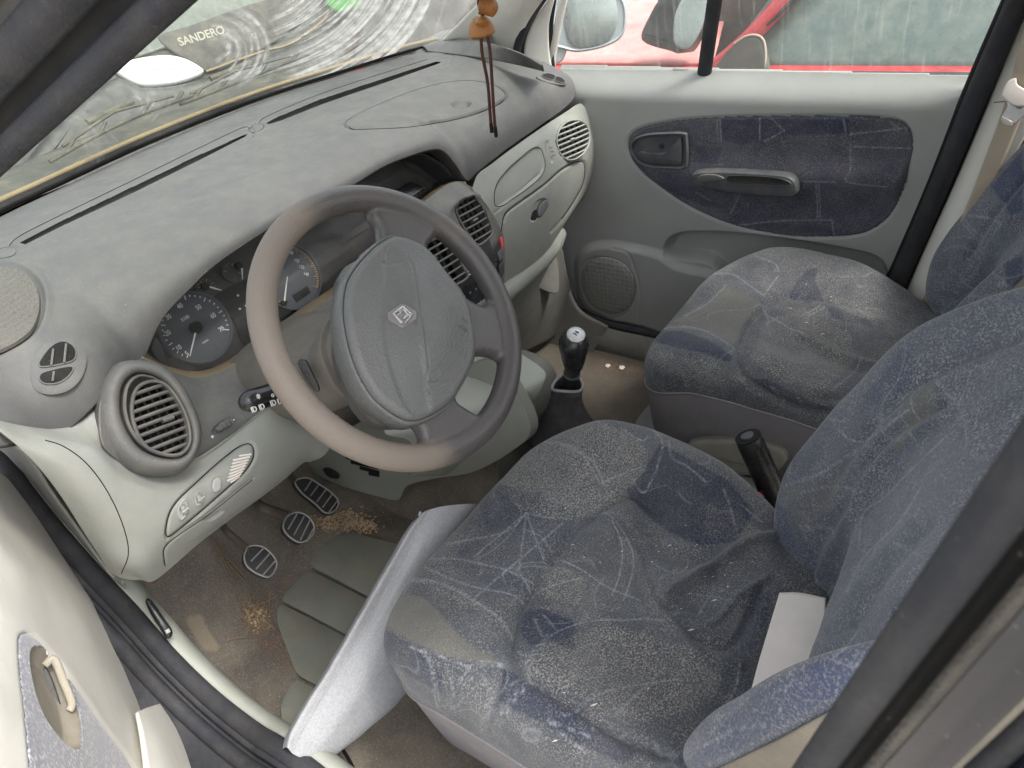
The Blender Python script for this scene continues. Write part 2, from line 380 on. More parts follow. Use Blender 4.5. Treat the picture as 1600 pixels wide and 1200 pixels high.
def clothmat():
    m, N, L, b = nodes('grey_woven_cloth'); co = N.new('ShaderNodeTexCoord').outputs['Object']
    mp = N.new('ShaderNodeMapping'); mp.inputs['Scale'].default_value = (1, 1, .12); L.new(co, mp.inputs['Vector']); a = nz(N, L, mp.outputs[0], 620, 2)
    mp2 = N.new('ShaderNodeMapping'); mp2.inputs['Scale'].default_value = (.12, 1, 1); L.new(co, mp2.inputs['Vector']); a2 = nz(N, L, mp2.outputs[0], 620, 2)
    c = mixc(N, L, ramp(N, L, mth(N, L, 'ADD', a, a2), .8, 1.2), lin(134, 135, 138), lin(152, 153, 155))
    L.new(c, b.inputs['Base Color']); b.inputs['Roughness'].default_value = .9; bump(N, L, b, mth(N, L, 'ADD', a, a2), .4, .001); return m
M['cloth'] = clothmat()
def glassmat(name, tint, dirt_lo, dirt_hi, kind='side'):
    m, N, L, b = nodes(name); N.remove(b); out = N['Material Output']; co = N.new('ShaderNodeTexCoord').outputs['Object']
    tr = N.new('ShaderNodeBsdfTransparent'); tr.inputs[0].default_value = tint
    gl = N.new('ShaderNodeBsdfGlossy'); gl.inputs['Roughness'].default_value = .03
    fr = N.new('ShaderNodeFresnel'); fr.inputs[0].default_value = 1.3; mx = N.new('ShaderNodeMixShader'); L.new(fr.outputs[0], mx.inputs[0]); L.new(tr.outputs[0], mx.inputs[1]); L.new(gl.outputs[0], mx.inputs[2])
    df = N.new('ShaderNodeBsdfDiffuse'); df.inputs[0].default_value = lin(205, 205, 200)
    tl = N.new('ShaderNodeBsdfTranslucent'); tl.inputs[0].default_value = lin(190, 190, 184); dd = N.new('ShaderNodeMixShader'); dd.inputs[0].default_value = .6; L.new(df.outputs[0], dd.inputs[1]); L.new(tl.outputs[0], dd.inputs[2])
    base_ = ramp(N, L, nz(N, L, co, 5, 5, .6), .3, .8, dirt_lo, dirt_hi)
    if kind == 'side':
        mp = N.new('ShaderNodeMapping'); mp.inputs['Rotation'].default_value = (rad(-18), 0, 0); mp.inputs['Scale'].default_value = (1, 60, 3.5); L.new(co, mp.inputs['Vector'])
        st = ramp(N, L, nz(N, L, mp.outputs[0], 1.6, 5, .6), .55, .8, 0, .35); f = mth(N, L, 'ADD', base_, st)
    else: f = mth(N, L, 'ADD', base_, attr(N, 'smear'))
    f2 = mth(N, L, 'MINIMUM', f, .92); m2 = N.new('ShaderNodeMixShader'); L.new(f2, m2.inputs[0]); L.new(mx.outputs[0], m2.inputs[1]); L.new(dd.outputs[0], m2.inputs[2]); L.new(m2.outputs[0], out.inputs[0]); return m
M['glass'] = glassmat('dusty_side_glass', (.86, .9, .88, 1), .06, .2)
M['screen'] = glassmat('dirty_windscreen_glass', (.88, .92, .88, 1), .01, .06, 'front')
M['clear'] = glassmat('cluster_lens', (.95, .95, .95, 1), .05, .16)
M['clear'].node_tree.nodes['Fresnel'].inputs[0].default_value = 1.15
def tarmac():
    m, N, L, b = nodes('asphalt'); co = N.new('ShaderNodeTexCoord').outputs['Object']
    c = mixc(N, L, ramp(N, L, nz(N, L, co, 3, 5), .3, .7), lin(150, 146, 138), lin(180, 174, 162)); c = mixc(N, L, ramp(N, L, nz(N, L, co, 90, 3), .5, .7, 0, .5), c, lin(88, 84, 80))
    L.new(c, b.inputs['Base Color']); b.inputs['Roughness'].default_value = .9; return m
M['tarmac'] = tarmac()
# ================================================================== DASHBOARD
DASH = thing('dashboard', 'grey and cream dashboard with round air vents running from door to door', 'dashboard', (.7, .45, .5))
def interp(x, P):
    P = np.array(P); c = crom(P, 300); return np.interp(x, c[:, 0], c[:, 1])
def build_pad():
    nu, nv = 760, 420
    xs = np.linspace(-.05, 1.385, nu)
    yg = interp(xs, [(-.06, .60), (.1, .70), (.26, .755), (.35, .775), (.61, .828), (.897, .837), (1.14, .79), (1.30, .75), (1.42, .69)])
    ysl = interp(xs, [(-.06, .44), (.02, .48), (.1, .52), (.194, .56), (.45, .61), (.70, .632), (.95, .61), (1.2, .553), (1.3, .515), (1.42, .44)])
    L = [X(0, 669, -.03)] and np.array([(-.06, .215, .735), (-.02, .232, .705), (.023, .25, .676), (.083, .25, .688), (.115, .262, .697), (.145, .285, .688), (.172, .30, .679), (.217, .30, .713), (.267, .30, .731), (.335, .30, .747),
                  (.47, .30, .756), (.605, .30, .752), (.695, .30, .755), (.782, .30, .747), (.835, .30, .737), (.862, .30, .722), (.885, .298, .69), (.909, .295, .648), (.937, .285, .658), (1.0, .28, .667), (1.06, .28, .671), (1.194, .28, .676), (1.30, .283, .680), (1.36, .29, .69), (1.40, .32, .70)])
    c = crom(L, 900); yl = np.interp(xs, c[:, 0], c[:, 1]); zl = np.interp(xs, c[:, 0], c[:, 2])
    zsl = np.full(nu, .80); zg = np.full(nu, .792)
    # end roll-off beside the doors
    zsl -= .05*sm((xs-1.30)/.10)**1.2; zg -= .03*sm((xs-1.30)/.10)
    zsl -= .03*sm((.02-xs)/.08)
    A = np.empty((nv, nu, 3)); A[:, :, 0] = xs
    n1 = 130
    for r in range(nv):
        if r < n1:
            t = r/(n1-1); A[r, :, 1] = yg+(ysl-yg)*t; A[r, :, 2] = zg+(zsl-zg)*t+.004*math.sin(math.pi*t)
        else:
            t = ((r-n1+1)/(nv-n1)); th = t*math.pi/2; a = math.sin(th)**1.05; zz = max(0, math.cos(th))**.72
            A[r, :, 1] = ysl+(yl-ysl)*a; A[r, :, 2] = zl+(zsl-zl)*zz
    N = facing(A, normals(A)); N[..., :] *= np.sign(N[..., 2:3]+.3)
    P = proj(A.reshape(-1, 3)); D = np.zeros(len(P))
    on = (A[..., 2] > .70).reshape(-1)
    # two long demist slots with a shallow channel round them
    s1 = [(28, 379), (100, 342), (200, 294), (300, 246), (375, 212), (388, 207), (384, 214), (310, 252), (205, 304), (100, 353), (40, 383)]
    s2 = [(414, 192), (430, 183), (500, 154), (600, 121), (680, 95), (692, 95), (686, 100), (610, 127), (505, 163), (440, 189), (420, 195)]
    D -= .004*pit(P, s1, 6.0)+.004*pit(P, s2, 5)
    hole = np.minimum(sdf(P, s1), sdf(P, s2)) > -1.2
    for s in ([(14, 382), (40, 362), (200, 284), (370, 202), (392, 200), (396, 210), (384, 220)], [(404, 190), (418, 180), (500, 146), (690, 86), (704, 90), (702, 100)]):
        D -= .0016*gro(P, curve2(s, 40), 2.2)
    # round screw caps
    for cx, cy, rx in ((400, 199, 12), (6, 396, 22)):
        th = np.linspace(0, 6.283, 24, endpoint=False); D -= .0015*gro(P, np.stack([cx+rx*np.cos(th), cy+rx*.5*np.sin(th)-rx*.25*np.cos(th)], 1), 1.6, True)
    # airbag lid on the passenger side
    lid = curve2([(538, 190), (560, 175), (600, 157), (650, 138), (700, 126), (740, 124), (775, 132), (792, 146), (788, 156), (765, 168), (740, 177), (700, 187), (640, 196), (580, 199), (543, 199)], 90, True)
    D -= .004*gro(P, lid, 1.9, True); D += .0015*pit(P, lid, 5)
    rec = curve2([(703, 163), (712, 156), (727, 155), (737, 160), (734, 168), (722, 172), (709, 170)], 30, True)
    D -= .010*pit(P, rec, 6); rec2 = curve2([(697, 165), (710, 153), (728, 151), (743, 159), (738, 170), (722, 176), (704, 173)], 30, True); D -= .001*gro(P, rec2, 1.4, True)
    # speaker oval at the driver's end: raised rim
    spk = curve2([(-110, 470), (-60, 425), (0, 409), (40, 418), (66, 442), (74, 475), (66, 510), (45, 535), (0, 560), (-60, 580)], 80, True)
    D += .004*gro(P, spk, 9, True); D -= .004*pit(P, spk, 6)
    # seam between the cover and the demister strip
    D -= .001*gro(P, curve2([(-60, 425), (30, 398), (0, 402)], 10), .1)
    D = np.where(on, D, 0).reshape(nv, nu, 1)
    spd = np.where(on, pit(P, spk, 3), 0)
    B = A+N*D
    o = sheet('dash_pad', B, M['pad'], DASH, thick=.0, keep=hole.reshape(nv, nu))
    for s_ in (s1, s2):
        fz = Frame((.5, .6, .7985), (0, 0, 1)); loft_outline('demist_slot', fz, linres(np.vstack([fz.poly(s_), fz.poly(s_[:1])]), 121)[:-1], [(-.0022, -.001), (-.0014, .0010), (-.0004, .0012), (.0002, .0), (.0006, -.02)], M['pad'], DASH, cap=False)
        loft_outline('slot_void', Frame((.5, .6, .788), (0, 0, 1)), Frame((.5, .6, .788), (0, 0, 1)).poly([(a, b+4) for a, b in s_])*1.0, [(-.012, -.001), (-.012, 0)], M['black'], DASH)
    Bn = B; okm = on
    gap_line('lid_gap', lid[::3], P, B, N, DASH, .0010, .0004, True, ok=on, n=140)
    gap_line('recess_edge', rec[::2], P, A, N, DASH, .0007, -.0004, True, ok=on, n=40)
    for s in ([(14, 382), (40, 362), (200, 284), (370, 202), (388, 200), (394, 206)], [(404, 190), (418, 180), (500, 146), (600, 113), (690, 86), (702, 88)]): gap_line('channel_line', s, P, B, N, DASH, .0007, .0002, ok=on)
    for cx, cy, rx in ((400, 199, 12), (6, 396, 20)):
        th = np.linspace(0, 6.283, 16, endpoint=False); gap_line('cap_gap', np.stack([cx+rx*np.cos(th), cy+rx*.5*np.sin(th)-rx*.25*np.cos(th)], 1), P, B, N, DASH, .0005, .0, True, ok=on, n=40)
    # front lip rolls under
    lip = A[-1]; rows = [lip, lip+np.array([0, .006, -.004]), lip+np.array([0, .022, -.008]), lip+np.array([0, .05, -.008])]
    G = np.stack(rows); sheet('pad_underside', G, M['hood'], DASH, thick=.002)
    return A, N, P, D.reshape(nv, nu)
PAD, PADN, PADP, PADD = build_pad()
# speaker grille mesh set in the pad
def pad_at(px, py, h=0.):
    d = np.hypot(PADP[:, 0]-px, PADP[:, 1]-py); d[(PAD[..., 2] < .66).reshape(-1)] = 1e9; i = d.argmin(); return PAD.reshape(-1, 3)[i]+PADN.reshape(-1, 3)[i]*h, PADN.reshape(-1, 3)[i]
p, n = pad_at(20, 480); fr = Frame(p, n)
mg, Ng, Lg, bg = nodes('speaker_mesh'); cg = Ng.new('ShaderNodeTexCoord').outputs['Object']
vg = Ng.new('ShaderNodeTexVoronoi'); vg.inputs['Scale'].default_value = 420; vg.inputs['Randomness'].default_value = 0.6; Lg.new(cg, vg.inputs['Vector'])
Lg.new(mixc(Ng, Lg, ramp(Ng, Lg, vg.outputs['Distance'], .28, .45), lin(60, 58, 55), lin(84, 81, 76)), bg.inputs['Base Color']); bg.inputs['Roughness'].default_value = .7
bump(Ng, Lg, bg, vg.outputs['Distance'], .8, .001); M['mesh'] = mg
spo = fr.poly(curve2([(-100, 470), (-60, 433), (0, 418), (36, 427), (56, 448), (62, 475), (55, 505), (38, 526), (0, 547), (-60, 565)], 60, True))
loft_outline('speaker_grille', fr, spo, [(0, -.004), (.0, .0008), (.002, .0018), (.02, .0030), (.05, .0040)], M['mesh'], DASH)
# small round demister outlets, one at each end
def demister(px, py, out, holes, bars, parent=DASH):
    p, n = pad_at(px, py); fr = Frame(p, n)
    O = fr.poly(curve2(out, 40, True)); r = loft_outline('demister_outlet', fr, O, [(0, -.003), (0, .0008), (.0018, .0018), (.012, .0026)], M['pad'], parent)
    for h in holes:
        loft_outline('opening', fr, fr.poly(curve2(h, 30, True)), [(0, .0045), (.0012, .0042), (.0016, .0043)], M['black'], r)
        H = fr.poly(curve2(h, 30, True))
        loft_outline('opening_rim', fr, H, [(-.0016, .0022), (-.0012, .0046), (0, .0048), (.0006, .0036)], M['pad'], r, cap=False)
    for a, b in bars:
        A_, B_ = fr.two(*a), fr.two(*b); tube('fin', [fr.at(*A_, .006), fr.at(*B_, .006)], .0013, M['vent'], r, 6)
demister(92, 572, [(47, 590), (52, 560), (72, 536), (102, 527), (125, 538), (136, 560), (128, 590), (108, 610), (80, 617), (56, 610)],
         [[(64, 574), (70, 556), (86, 540), (102, 536), (116, 545), (118, 558), (108, 567)], [(63, 590), (72, 583), (112, 575), (108, 588), (92, 599), (74, 601), (65, 597)]],
         [((81, 573), (84, 548)), ((101, 569), (104, 540)), ((83, 598), (85, 583))])
demister(862, 124, [(838, 120), (846, 115), (862, 114), (878, 121), (886, 129), (880, 133), (862, 131), (846, 126)],
         [[(846, 119), (856, 117), (866, 121), (862, 126), (852, 124)], [(868, 122), (876, 124), (881, 130), (872, 130), (866, 127)]], [])
# corner cover beside the passenger pillar
rows = [[Z(656, 72, .80), Z(700, 60, .815), Z(760, 66, .83), Z(812, 84, .82), Z(846, 104, .80)],
        [Z(668, 80, .80), Z(705, 84, .802), Z(760, 92, .80), Z(810, 102, .79), Z(850, 112, .77)]]
sheet('corner_cover', patch_grid([rows[0], [(a+b)/2+np.array([0, 0, .006]) for a, b in zip(*rows)], rows[1]], 60, 16), M['fascia'], DASH)
# ---- instrument hood, cluster
CF = Frame((.30, .38, .635), (0, -.905, .425))
def cl(px, py, h=0.): return CF.two(px, py, h)
face = [cl(*q) for q in ((215, 520), (250, 440), (330, 380), (420, 320), (560, 240), (700, 200), (740, 280), (700, 330), (600, 400), (520, 450), (455, 495), (400, 545), (350, 578), (300, 590), (250, 575))]
CLU = loft_outline('instrument_cluster', CF, np.array(face), [(0, -.02), (0, -.006), (.004, -.006)], M['dark'], DASH)
def dial(cx, cy, R_, mat, h=.002):
    c = cl(cx, cy); th = np.linspace(0, 2*math.pi, 64, endpoint=False)
    return c, loft_outline('dial_face', CF, c+R_*np.stack([np.cos(th), np.sin(th)], 1), [(-.004, -.005), (-.0035, h+.003), (-.001, h+.003), (0, h), (.003, h)], mat, CLU)
M['dial'] = plastic('dial_grey', (66, 69, 76), .5, .12, (110, 110, 115), .05, .05)
c1, D1 = dial(305, 512, .0535, M['dial']); c2, D2 = dial(452, 432, .056, M['dial'])
def tick(par, c, a0, a1, n, r0, r1, mat, long_=1, w=.0008):
    obs = []
    for k in range(n):
        a = rad(a0+(a1-a0)*k/(n-1)); rr = r0-(.0035 if k % long_ == 0 else 0); d = np.array([math.cos(a), math.sin(a)])
        A_, B_ = c+d*rr, c+d*r1; obs.append(tube('tick', [CF.at(*A_, .0032), CF.at(*B_, .0032)], w, mat, par, 4))
    o = merge('scale_ticks', obs, par); return o
def ang(c, px, py): q = cl(px, py)-c; return math.degrees(math.atan2(q[1], q[0]))
a_0 = ang(c1, 290, 563); a_7 = ang(c1, 357, 516)
tick(D1, c1, a_0, a_7-360 if a_7 > a_0 else a_7, 29, .048, .051, M['white'], 4)
for s, px, py in (('5', 291, 553), ('10', 278, 544), ('20', 261, 521), ('30', 262, 496), ('40', 280, 479), ('50', 309, 481), ('60', 332, 494), ('70', 345, 515), ('X100', 288, 498)):
    q = cl(px, py); text_mesh('numeral', s, .0105 if s != 'X100' else .0075, CF.mat(q[0], q[1], .003), M['white'], D1, bold=.0001, sx=.85)
q = cl(320, 534); text_mesh('caption', 'DIESEL', .004, CF.mat(q[0], q[1], .003), M['white'], D1)
def needle(par, a, b, hubr, mat):
    A_, B_ = cl(*a), cl(*b); o = tube('needle', [CF.at(*A_, .008), CF.at(*B_, .007)], [.0016, .0008], mat, par, 6)
    return o
needle(D1, (304, 514), (294, 558), 0, M['white'])
th = np.linspace(0, 2*math.pi, 20, endpoint=False); ci = np.stack([np.cos(th), np.sin(th)], 1)
loft_outline('needle_hub', CF, cl(304, 513)+.0095*ci, rprof(.011, .003), M['black'], D1)
tick(D2, c2, 215, -50, 61, .050, .054, M['amber'], 5)
for s, px, py in (('80', 447, 388), ('90', 454, 396), ('100', 462, 408), ('120', 470, 418), ('140', 477, 429), ('60', 437, 385), ('40', 420, 395)):
    q = cl(px, py); text_mesh('numeral', s, .0085, CF.mat(q[0], q[1], .003, rot=-.7), M['white'], D2, sx=.8)
needle(D2, (441, 472), (446, 434), 0, M['white']); loft_outline('needle_hub', CF, cl(441, 474)+.007*ci*np.array([1, .7]), rprof(.009, .003), M['black'], D2)
loft_outline('trip_display', CF, CF.poly([(455, 462), (478, 447), (484, 458), (462, 473)]), rprof(.0045, .001), M['black'], D2)
# small gauges and their pointers, warning lamp block
for (px, py, a, b, sc_) in ((322, 450, (325, 450), (343, 455), 9), (362, 425, (375, 421), (376, 438), 9)):
    c = cl(px, py); g = loft_outline('small_gauge', CF, c+.017*ci, [(0, -.004), (0, .001), (.002, .001)], M['dark'], CLU)
    tick(g, c, 150, -40, 9, .013, .0145, M['amber'], 2, .0005); needle(g, a, b, 0, M['white'])
    loft_outline('needle_hub', CF, cl(*((318, 449) if px < 340 else (371, 416)))+.006*ci, rprof(.008, .002), M['black'], g)
W_ = loft_outline('warning_lamp_block', CF, CF.poly(curve2([(330, 468), (400, 430), (440, 420), (470, 470), (430, 510), (385, 540), (365, 500)], 40, True)), [(0, -.004), (0, .0005), (.002, .001)], M['black'], CLU)
for px, py in ((374, 483), (384, 478), (371, 462), (395, 470), (394, 498)):
    q = cl(px, py); loft_outline('warning_lamp', CF, q+.0018*ci, rprof(.003, .0005), M['white'], W_)
loft_outline('clear_lens', CF, np.array([cl(*q) for q in ((228, 545), (250, 470), (330, 400), (420, 340), (560, 270), (690, 225), (720, 285), (650, 330), (560, 395), (470, 470), (400, 530), (340, 572), (290, 582), (245, 572))]), [(0, .016), (.001, .0165)], M['clear'], CLU)
# dusty ledge below the cluster
seam = [(222, 559), (237, 566), (268, 580), (299, 590), (337, 584), (378, 563), (409, 541), (474, 494), (536, 452), (600, 385), (658, 322), (700, 292), (728, 285)]
led_f = [Y(a, b, .292) for a, b in seam]
led_b = [CF.at(*cl(a, b), .004) for a, b in ((226, 540), (232, 552), (255, 570), (300, 580), (335, 573), (372, 552), (400, 532), (468, 482), (530, 440), (590, 380), (650, 318), (690, 285), (722, 272))]
M['ledge'] = plastic('dusty_ledge', (112, 102, 86), .6, .7, (140, 122, 92), .3, .1)
sheet('cluster_ledge', patch_grid([led_b, [(a+b)/2+np.array([0, 0, .001]) for a, b in zip(led_b, led_f)], led_f, [v+np.array([0, -.002, -.006]) for v in led_f]], 160, 14), M['ledge'], DASH)
# dark cavity back and roof of the hood
cav = patch_grid([[(.15, .30, .665), (.22, .33, .705), (.35, .33, .737), (.6, .33, .745), (.80, .33, .735), (.87, .33, .70), (.905, .31, .65)],
                  [(.16, .40, .64), (.22, .42, .69), (.35, .43, .72), (.6, .45, .73), (.80, .45, .72), (.87, .42, .68), (.90, .40, .62)]], 60, 8)
sheet('hood_lining', cav, M['hood'], DASH)
clock = Frame(Y(640, 292, .37), (0, -.8, .6)); CK = loft_outline('clock_display', clock, clock.poly([(600, 310), (640, 285), (662, 296), (622, 325)]), rprof(.006, .002), M['darkgloss'], DASH)
# ---- grey fascia, driver side
fr_rows = [[Y(a, b, .292) for a, b in seam[:9]],
           [Y(a, b, .255) for a, b in ((165, 600), (215, 620), (270, 625), (320, 628), (370, 610), (420, 590), (470, 560), (520, 530), (570, 500))],
           [Y(a, b, .215) for a, b in ((160, 690), (215, 715), (270, 712), (320, 690), (370, 662), (420, 635), (470, 610), (530, 590), (590, 560))],
           [Y(a, b, .212) for a, b in ((205, 735), (250, 748), (300, 732), (330, 712), (370, 684), (410, 660), (460, 645), (530, 620), (600, 590))]]
G = patch_grid(fr_rows, 260, 130); N = facing(G, normals(G)); P = proj(G.reshape(-1, 3))
sw = curve2([(333, 668), (345, 658), (362, 650), (370, 652), (368, 660), (352, 671), (338, 678), (331, 676)], 30, True)
D = -.004*pit(P, sw, 3)
cup = curve2([(404, 640), (405, 600), (405, 560), (425, 535)], 30); D -= .002*gro(P, cup, 4)
G2 = G+N*D.reshape(G.shape[0], -1, 1)
sheet('driver_fascia', G2, M['fascia'], DASH, keep=(sdf(P, curve2([(215, 580), (193, 600), (186, 637), (196, 674), (222, 705), (258, 719), (288, 715), (300, 688), (292, 650), (272, 611), (247, 585)], 50, True)) > 0).reshape(G.shape[:2]))
FF = Frame(Y(300, 660, .225), (0.02, -.93, .36))
tw = loft_outline('thumbwheel', FF, FF.poly([(334, 670), (346, 658), (358, 652), (362, 658), (350, 668), (339, 675)]), rprof(.007, .002), M['vent'], DASH)
for k in range(4):
    a = (339+k*6, 662-k*3); tube('rib', [FF.at(*FF.two(*a), .0075), FF.at(*FF.two(a[0]+4, a[1]+9), .0075)], .0012, M['vent'], tw, 6)
text_mesh('mark', '+', .010, FF.mat(*FF.two(331, 683), .002, -.3), M['white'], tw); text_mesh('mark', '-', .012, FF.mat(*FF.two(364, 655), .002, -.3), M['white'], tw)
# ---- air vents
def chord(P, d, k):
    nrm = np.array([-d[1], d[0]]); xs = []
    for a, b in zip(P, np.roll(P, -1, 0)):
        s, t = a@nrm-k, b@nrm-k
        if s*t < 0: q = a+(b-a)*s/(s-t); xs.append(q@d)
    return (min(xs), max(xs), nrm) if len(xs) >= 2 else None
def air_vent(fr, outer, inner, nsl, sang, mat, slatw=.0042, ring_h=.012, vanes=5, kn=None, drum=None):
    O = fr.poly(curve2(outer, 64, True)); I = fr.poly(curve2(inner, 64, True))
    vent = loft_outline('air_vent', fr, I, [(-.0035, ring_h*.2), (-.003, ring_h*.75), (-.0012, ring_h*.95), (.0008, ring_h*.8), (.002, -.012), (.004, -.035), (.012, -.04)], M['black'], DASH)
    vent.data.materials.append(mat)
    mi = np.zeros(len(vent.data.polygons), np.int32); mi[:64*4] = 1; vent.data.polygons.foreach_set('material_index', mi)
    d = np.array([math.cos(sang), math.sin(sang)]); nrm = np.array([-d[1], d[0]]); ks = I@nrm; k0, k1 = ks.min(), ks.max()
    first = None
    for i in range(nsl):
        k = k0+(k1-k0)*(i+.8)/(nsl+.6); c = chord(I, d, k)
        if not c: continue
        a, b, _ = c; a += .0005; b -= .0005; m = 15; t = np.linspace(-1, 1, m)
        bow = .004*(1-t*t)
        pts = [fr.p+fr.x*(d[0]*(a+b)/2+d[0]*tt*(b-a)/2+nrm[0]*k)+fr.y*(d[1]*(a+b)/2+d[1]*tt*(b-a)/2+nrm[1]*k)+fr.n*(.002+bb) for tt, bb in zip(t, bow)]
        tube('slat', pts, slatw*.5, mat, vent, 8, flat=1.6, up=fr.n)
    for i in range(vanes):
        k = -1+2*(i+.5)/vanes; ks2 = I@d; kk = (ks2.min()+ks2.max())/2+k*(ks2.max()-ks2.min())/2; c = chord(I, nrm, -kk)
        if not c: continue
        a, b, _ = c; p0, p1 = d*kk+nrm*(a+.001), d*kk+nrm*(b-.001)
        tube('vane', [fr.at(*p0, -.009), fr.at(*p1, -.009)], .0014, mat, vent, 4, flat=4, up=fr.n)
    if kn is not None:
        q = fr.two(*kn, .006); tube('thumb_tab', [fr.at(*(q-d*.007), .008), fr.at(*(q+d*.007), .008)], .0030, mat, vent, 8, flat=1.4, up=fr.n)
    return vent
VL = Frame(Y(245, 652, .212), (-.05, -.86, .52))
outL = [(222, 560), (185, 565), (160, 595), (152, 640), (165, 690), (200, 730), (245, 742), (290, 735), (312, 705), (318, 670), (305, 630), (285, 595), (255, 568)]
inL = [(215, 583), (193, 600), (188, 637), (198, 672), (222, 702), (258, 716), (286, 712), (297, 688), (290, 652), (270, 614), (245, 590)]
def ringmesh(name, fr, outer, inner, prof, mat, parent):
    O = fr.poly(curve2(outer, 72, True)); I = fr.poly(curve2(inner, 72, True))
    O = O if area2(O) > 0 else O[::-1]; I = I if area2(I) > 0 else I[::-1]
    c = I.mean(0); ao = np.arctan2(*(O-c).T[::-1]); ai = np.arctan2(*(I-c).T[::-1])
    O = np.roll(O, -int(ao.argmin()), 0); I = np.roll(I, -int(ai.argmin()), 0)
    V = []
    for t, h in prof: Q = O*(1-t)+I*t; V.append(fr.p+Q[:, :1]*fr.x+Q[:, 1:]*fr.y+h*fr.n)
    return mesh(name, np.vstack(V), gridfaces(len(prof), 72, True), mat, parent)
ringmesh('vent_surround', VL, outL, inL, [(-.03, -.03), (0, -.012), (.08, -.004), (.3, .006), (.55, .010), (.8, .009), (.95, .003), (1.0, -.01)], M['fascia'], DASH)
slotang = lambda fr, a, b: math.atan2(*(fr.two(*b)-fr.two(*a))[::-1])
air_vent(VL, outL, [(228, 600), (212, 612), (206, 640), (212, 672), (228, 698), (258, 710), (282, 708), (294, 688), (288, 652), (270, 618), (250, 600)], 9, slotang(VL, (206, 664), (272, 640)), M['vent'], .0052, .010, 6, (262, 655))
loft_outline('vent_drum', VL, VL.poly(curve2([(215, 585), (195, 602), (190, 637), (199, 671), (222, 700), (257, 714), (284, 710), (295, 688), (289, 652), (270, 616), (245, 591)], 60, True)), [(0, -.01), (.001, .004), (.004, .007), (.0045, .0)], M['vent'], DASH, cap=False)
# ---- centre stack
cs = [[Y(a, b, .292) for a, b in ((560, 400), (610, 360), (658, 318), (700, 288), (722, 284), (738, 296))],
      [Y(a, b, .262) for a, b in ((590, 440), (640, 390), (690, 345), (735, 312), (762, 310), (776, 330))],
      [Y(a, b, .245) for a, b in ((620, 500), (670, 450), (715, 410), (752, 382), (774, 366), (788, 378))],
      [Y(a, b, .232) for a, b in ((650, 560), (700, 510), (730, 480), (765, 452), (780, 440), (787, 450))],
      [Y(a, b, .225) for a, b in ((660, 620), (710, 580), (735, 555), (755, 520), (768, 500), (775, 500))]]
G = patch_grid(cs, 160, 150); N = facing(G, normals(G)); P = proj(G.reshape(-1, 3)); D = np.zeros(len(P))
vsur = curve2([(700, 335), (712, 315), (738, 305), (756, 312), (768, 340), (775, 365), (766, 385), (750, 398), (735, 385), (715, 360)], 50, True)
D += .004*gro(P, vsur, 6, True)
vA = [(710, 327), (722, 313), (740, 308), (752, 322), (760, 342), (766, 362), (758, 374), (744, 383), (733, 372), (720, 352)]; vB = [(640, 400), (660, 385), (690, 372), (708, 392), (722, 420), (728, 432), (715, 442), (695, 450), (672, 440), (652, 420)]
sheet('centre_stack', G+N*D.reshape(G.shape[0], -1, 1), M['vent'], DASH, keep=(np.minimum(sdf(P, vA), sdf(P, vB)) > 0).reshape(G.shape[:2]))
VC = Frame(Y(740, 345, .258), (-.05, -.93, .36))
def vent2(frame, inner, nsl, a, b, mat, w, rh, vanes, kn): return air_vent(frame, inner, inner, nsl, slotang(frame, a, b), mat, w, rh, vanes, kn)
vent2(VC, [(710, 327), (722, 313), (740, 308), (752, 322), (760, 342), (766, 362), (758, 374), (744, 383), (733, 372), (720, 352)], 6, (716, 345), (752, 325), M['vent'], .0045, .009, 5, (741, 344))
VC2 = Frame(Y(695, 405, .25), (-.05, -.93, .36))
vent2(VC2, [(640, 400), (660, 385), (690, 372), (708, 392), (722, 420), (728, 432), (715, 442), (695, 450), (672, 440), (652, 420)], 6, (670, 415), (705, 395), M['vent'], .0045, .008, 5, None)
# radio, buttons, hazard switch
RF = Frame(Y(740, 440, .238), (-.05, -.95, .30))
rd = loft_outline('radio', RF, RF.poly([(690, 455), (745, 418), (760, 455), (756, 472), (715, 500)]), rprof(.008, .002), M['darkgloss'], DASH)
for i in range(5):
    q = RF.two(716+i*9, 470-i*6, .008); loft_outline('button', RF, np.array([q+v for v in ((-.003, -.002), (.003, -.002), (.003, .002), (-.003, .002))]), [(0, .007), (0, .010), (.0008, .0108)], M['bezel'], rd)
for a, b in (((712, 436), (735, 422)), ((714, 441), (737, 427))): tube('light_line', [RF.at(*RF.two(*a, .008), .0085), RF.at(*RF.two(*b, .008), .0085)], .0005, M['white'], rd, 4)
def btn(L, mat, nm='button', t=.007, par=DASH): return loft_outline(nm, RF, RF.poly(L), rprof(t, .002), mat, par)
btn([(762, 380), (770, 372), (780, 376), (783, 398), (772, 412), (764, 400)], M['dark'], 'switch_block', .004)
btn([(777, 372), (781, 370), (784, 384), (781, 388)], M['redp'], 'hazard_switch', .0075)
btn([(774, 396), (781, 388), (784, 400), (778, 410)], M['bezel'], 'rear_window_switch', .0075)
btn([(776, 415), (783, 405), (785, 425), (779, 436)], M['dark'], 'heater_switch', .0075)
btn([(745, 385), (760, 372), (768, 400), (770, 425), (758, 440), (750, 415)], M['dark'], 'display_panel', .009)
btn([(720, 490), (755, 466), (757, 474), (726, 497)], M['vent'], 'heater_slider', .010)
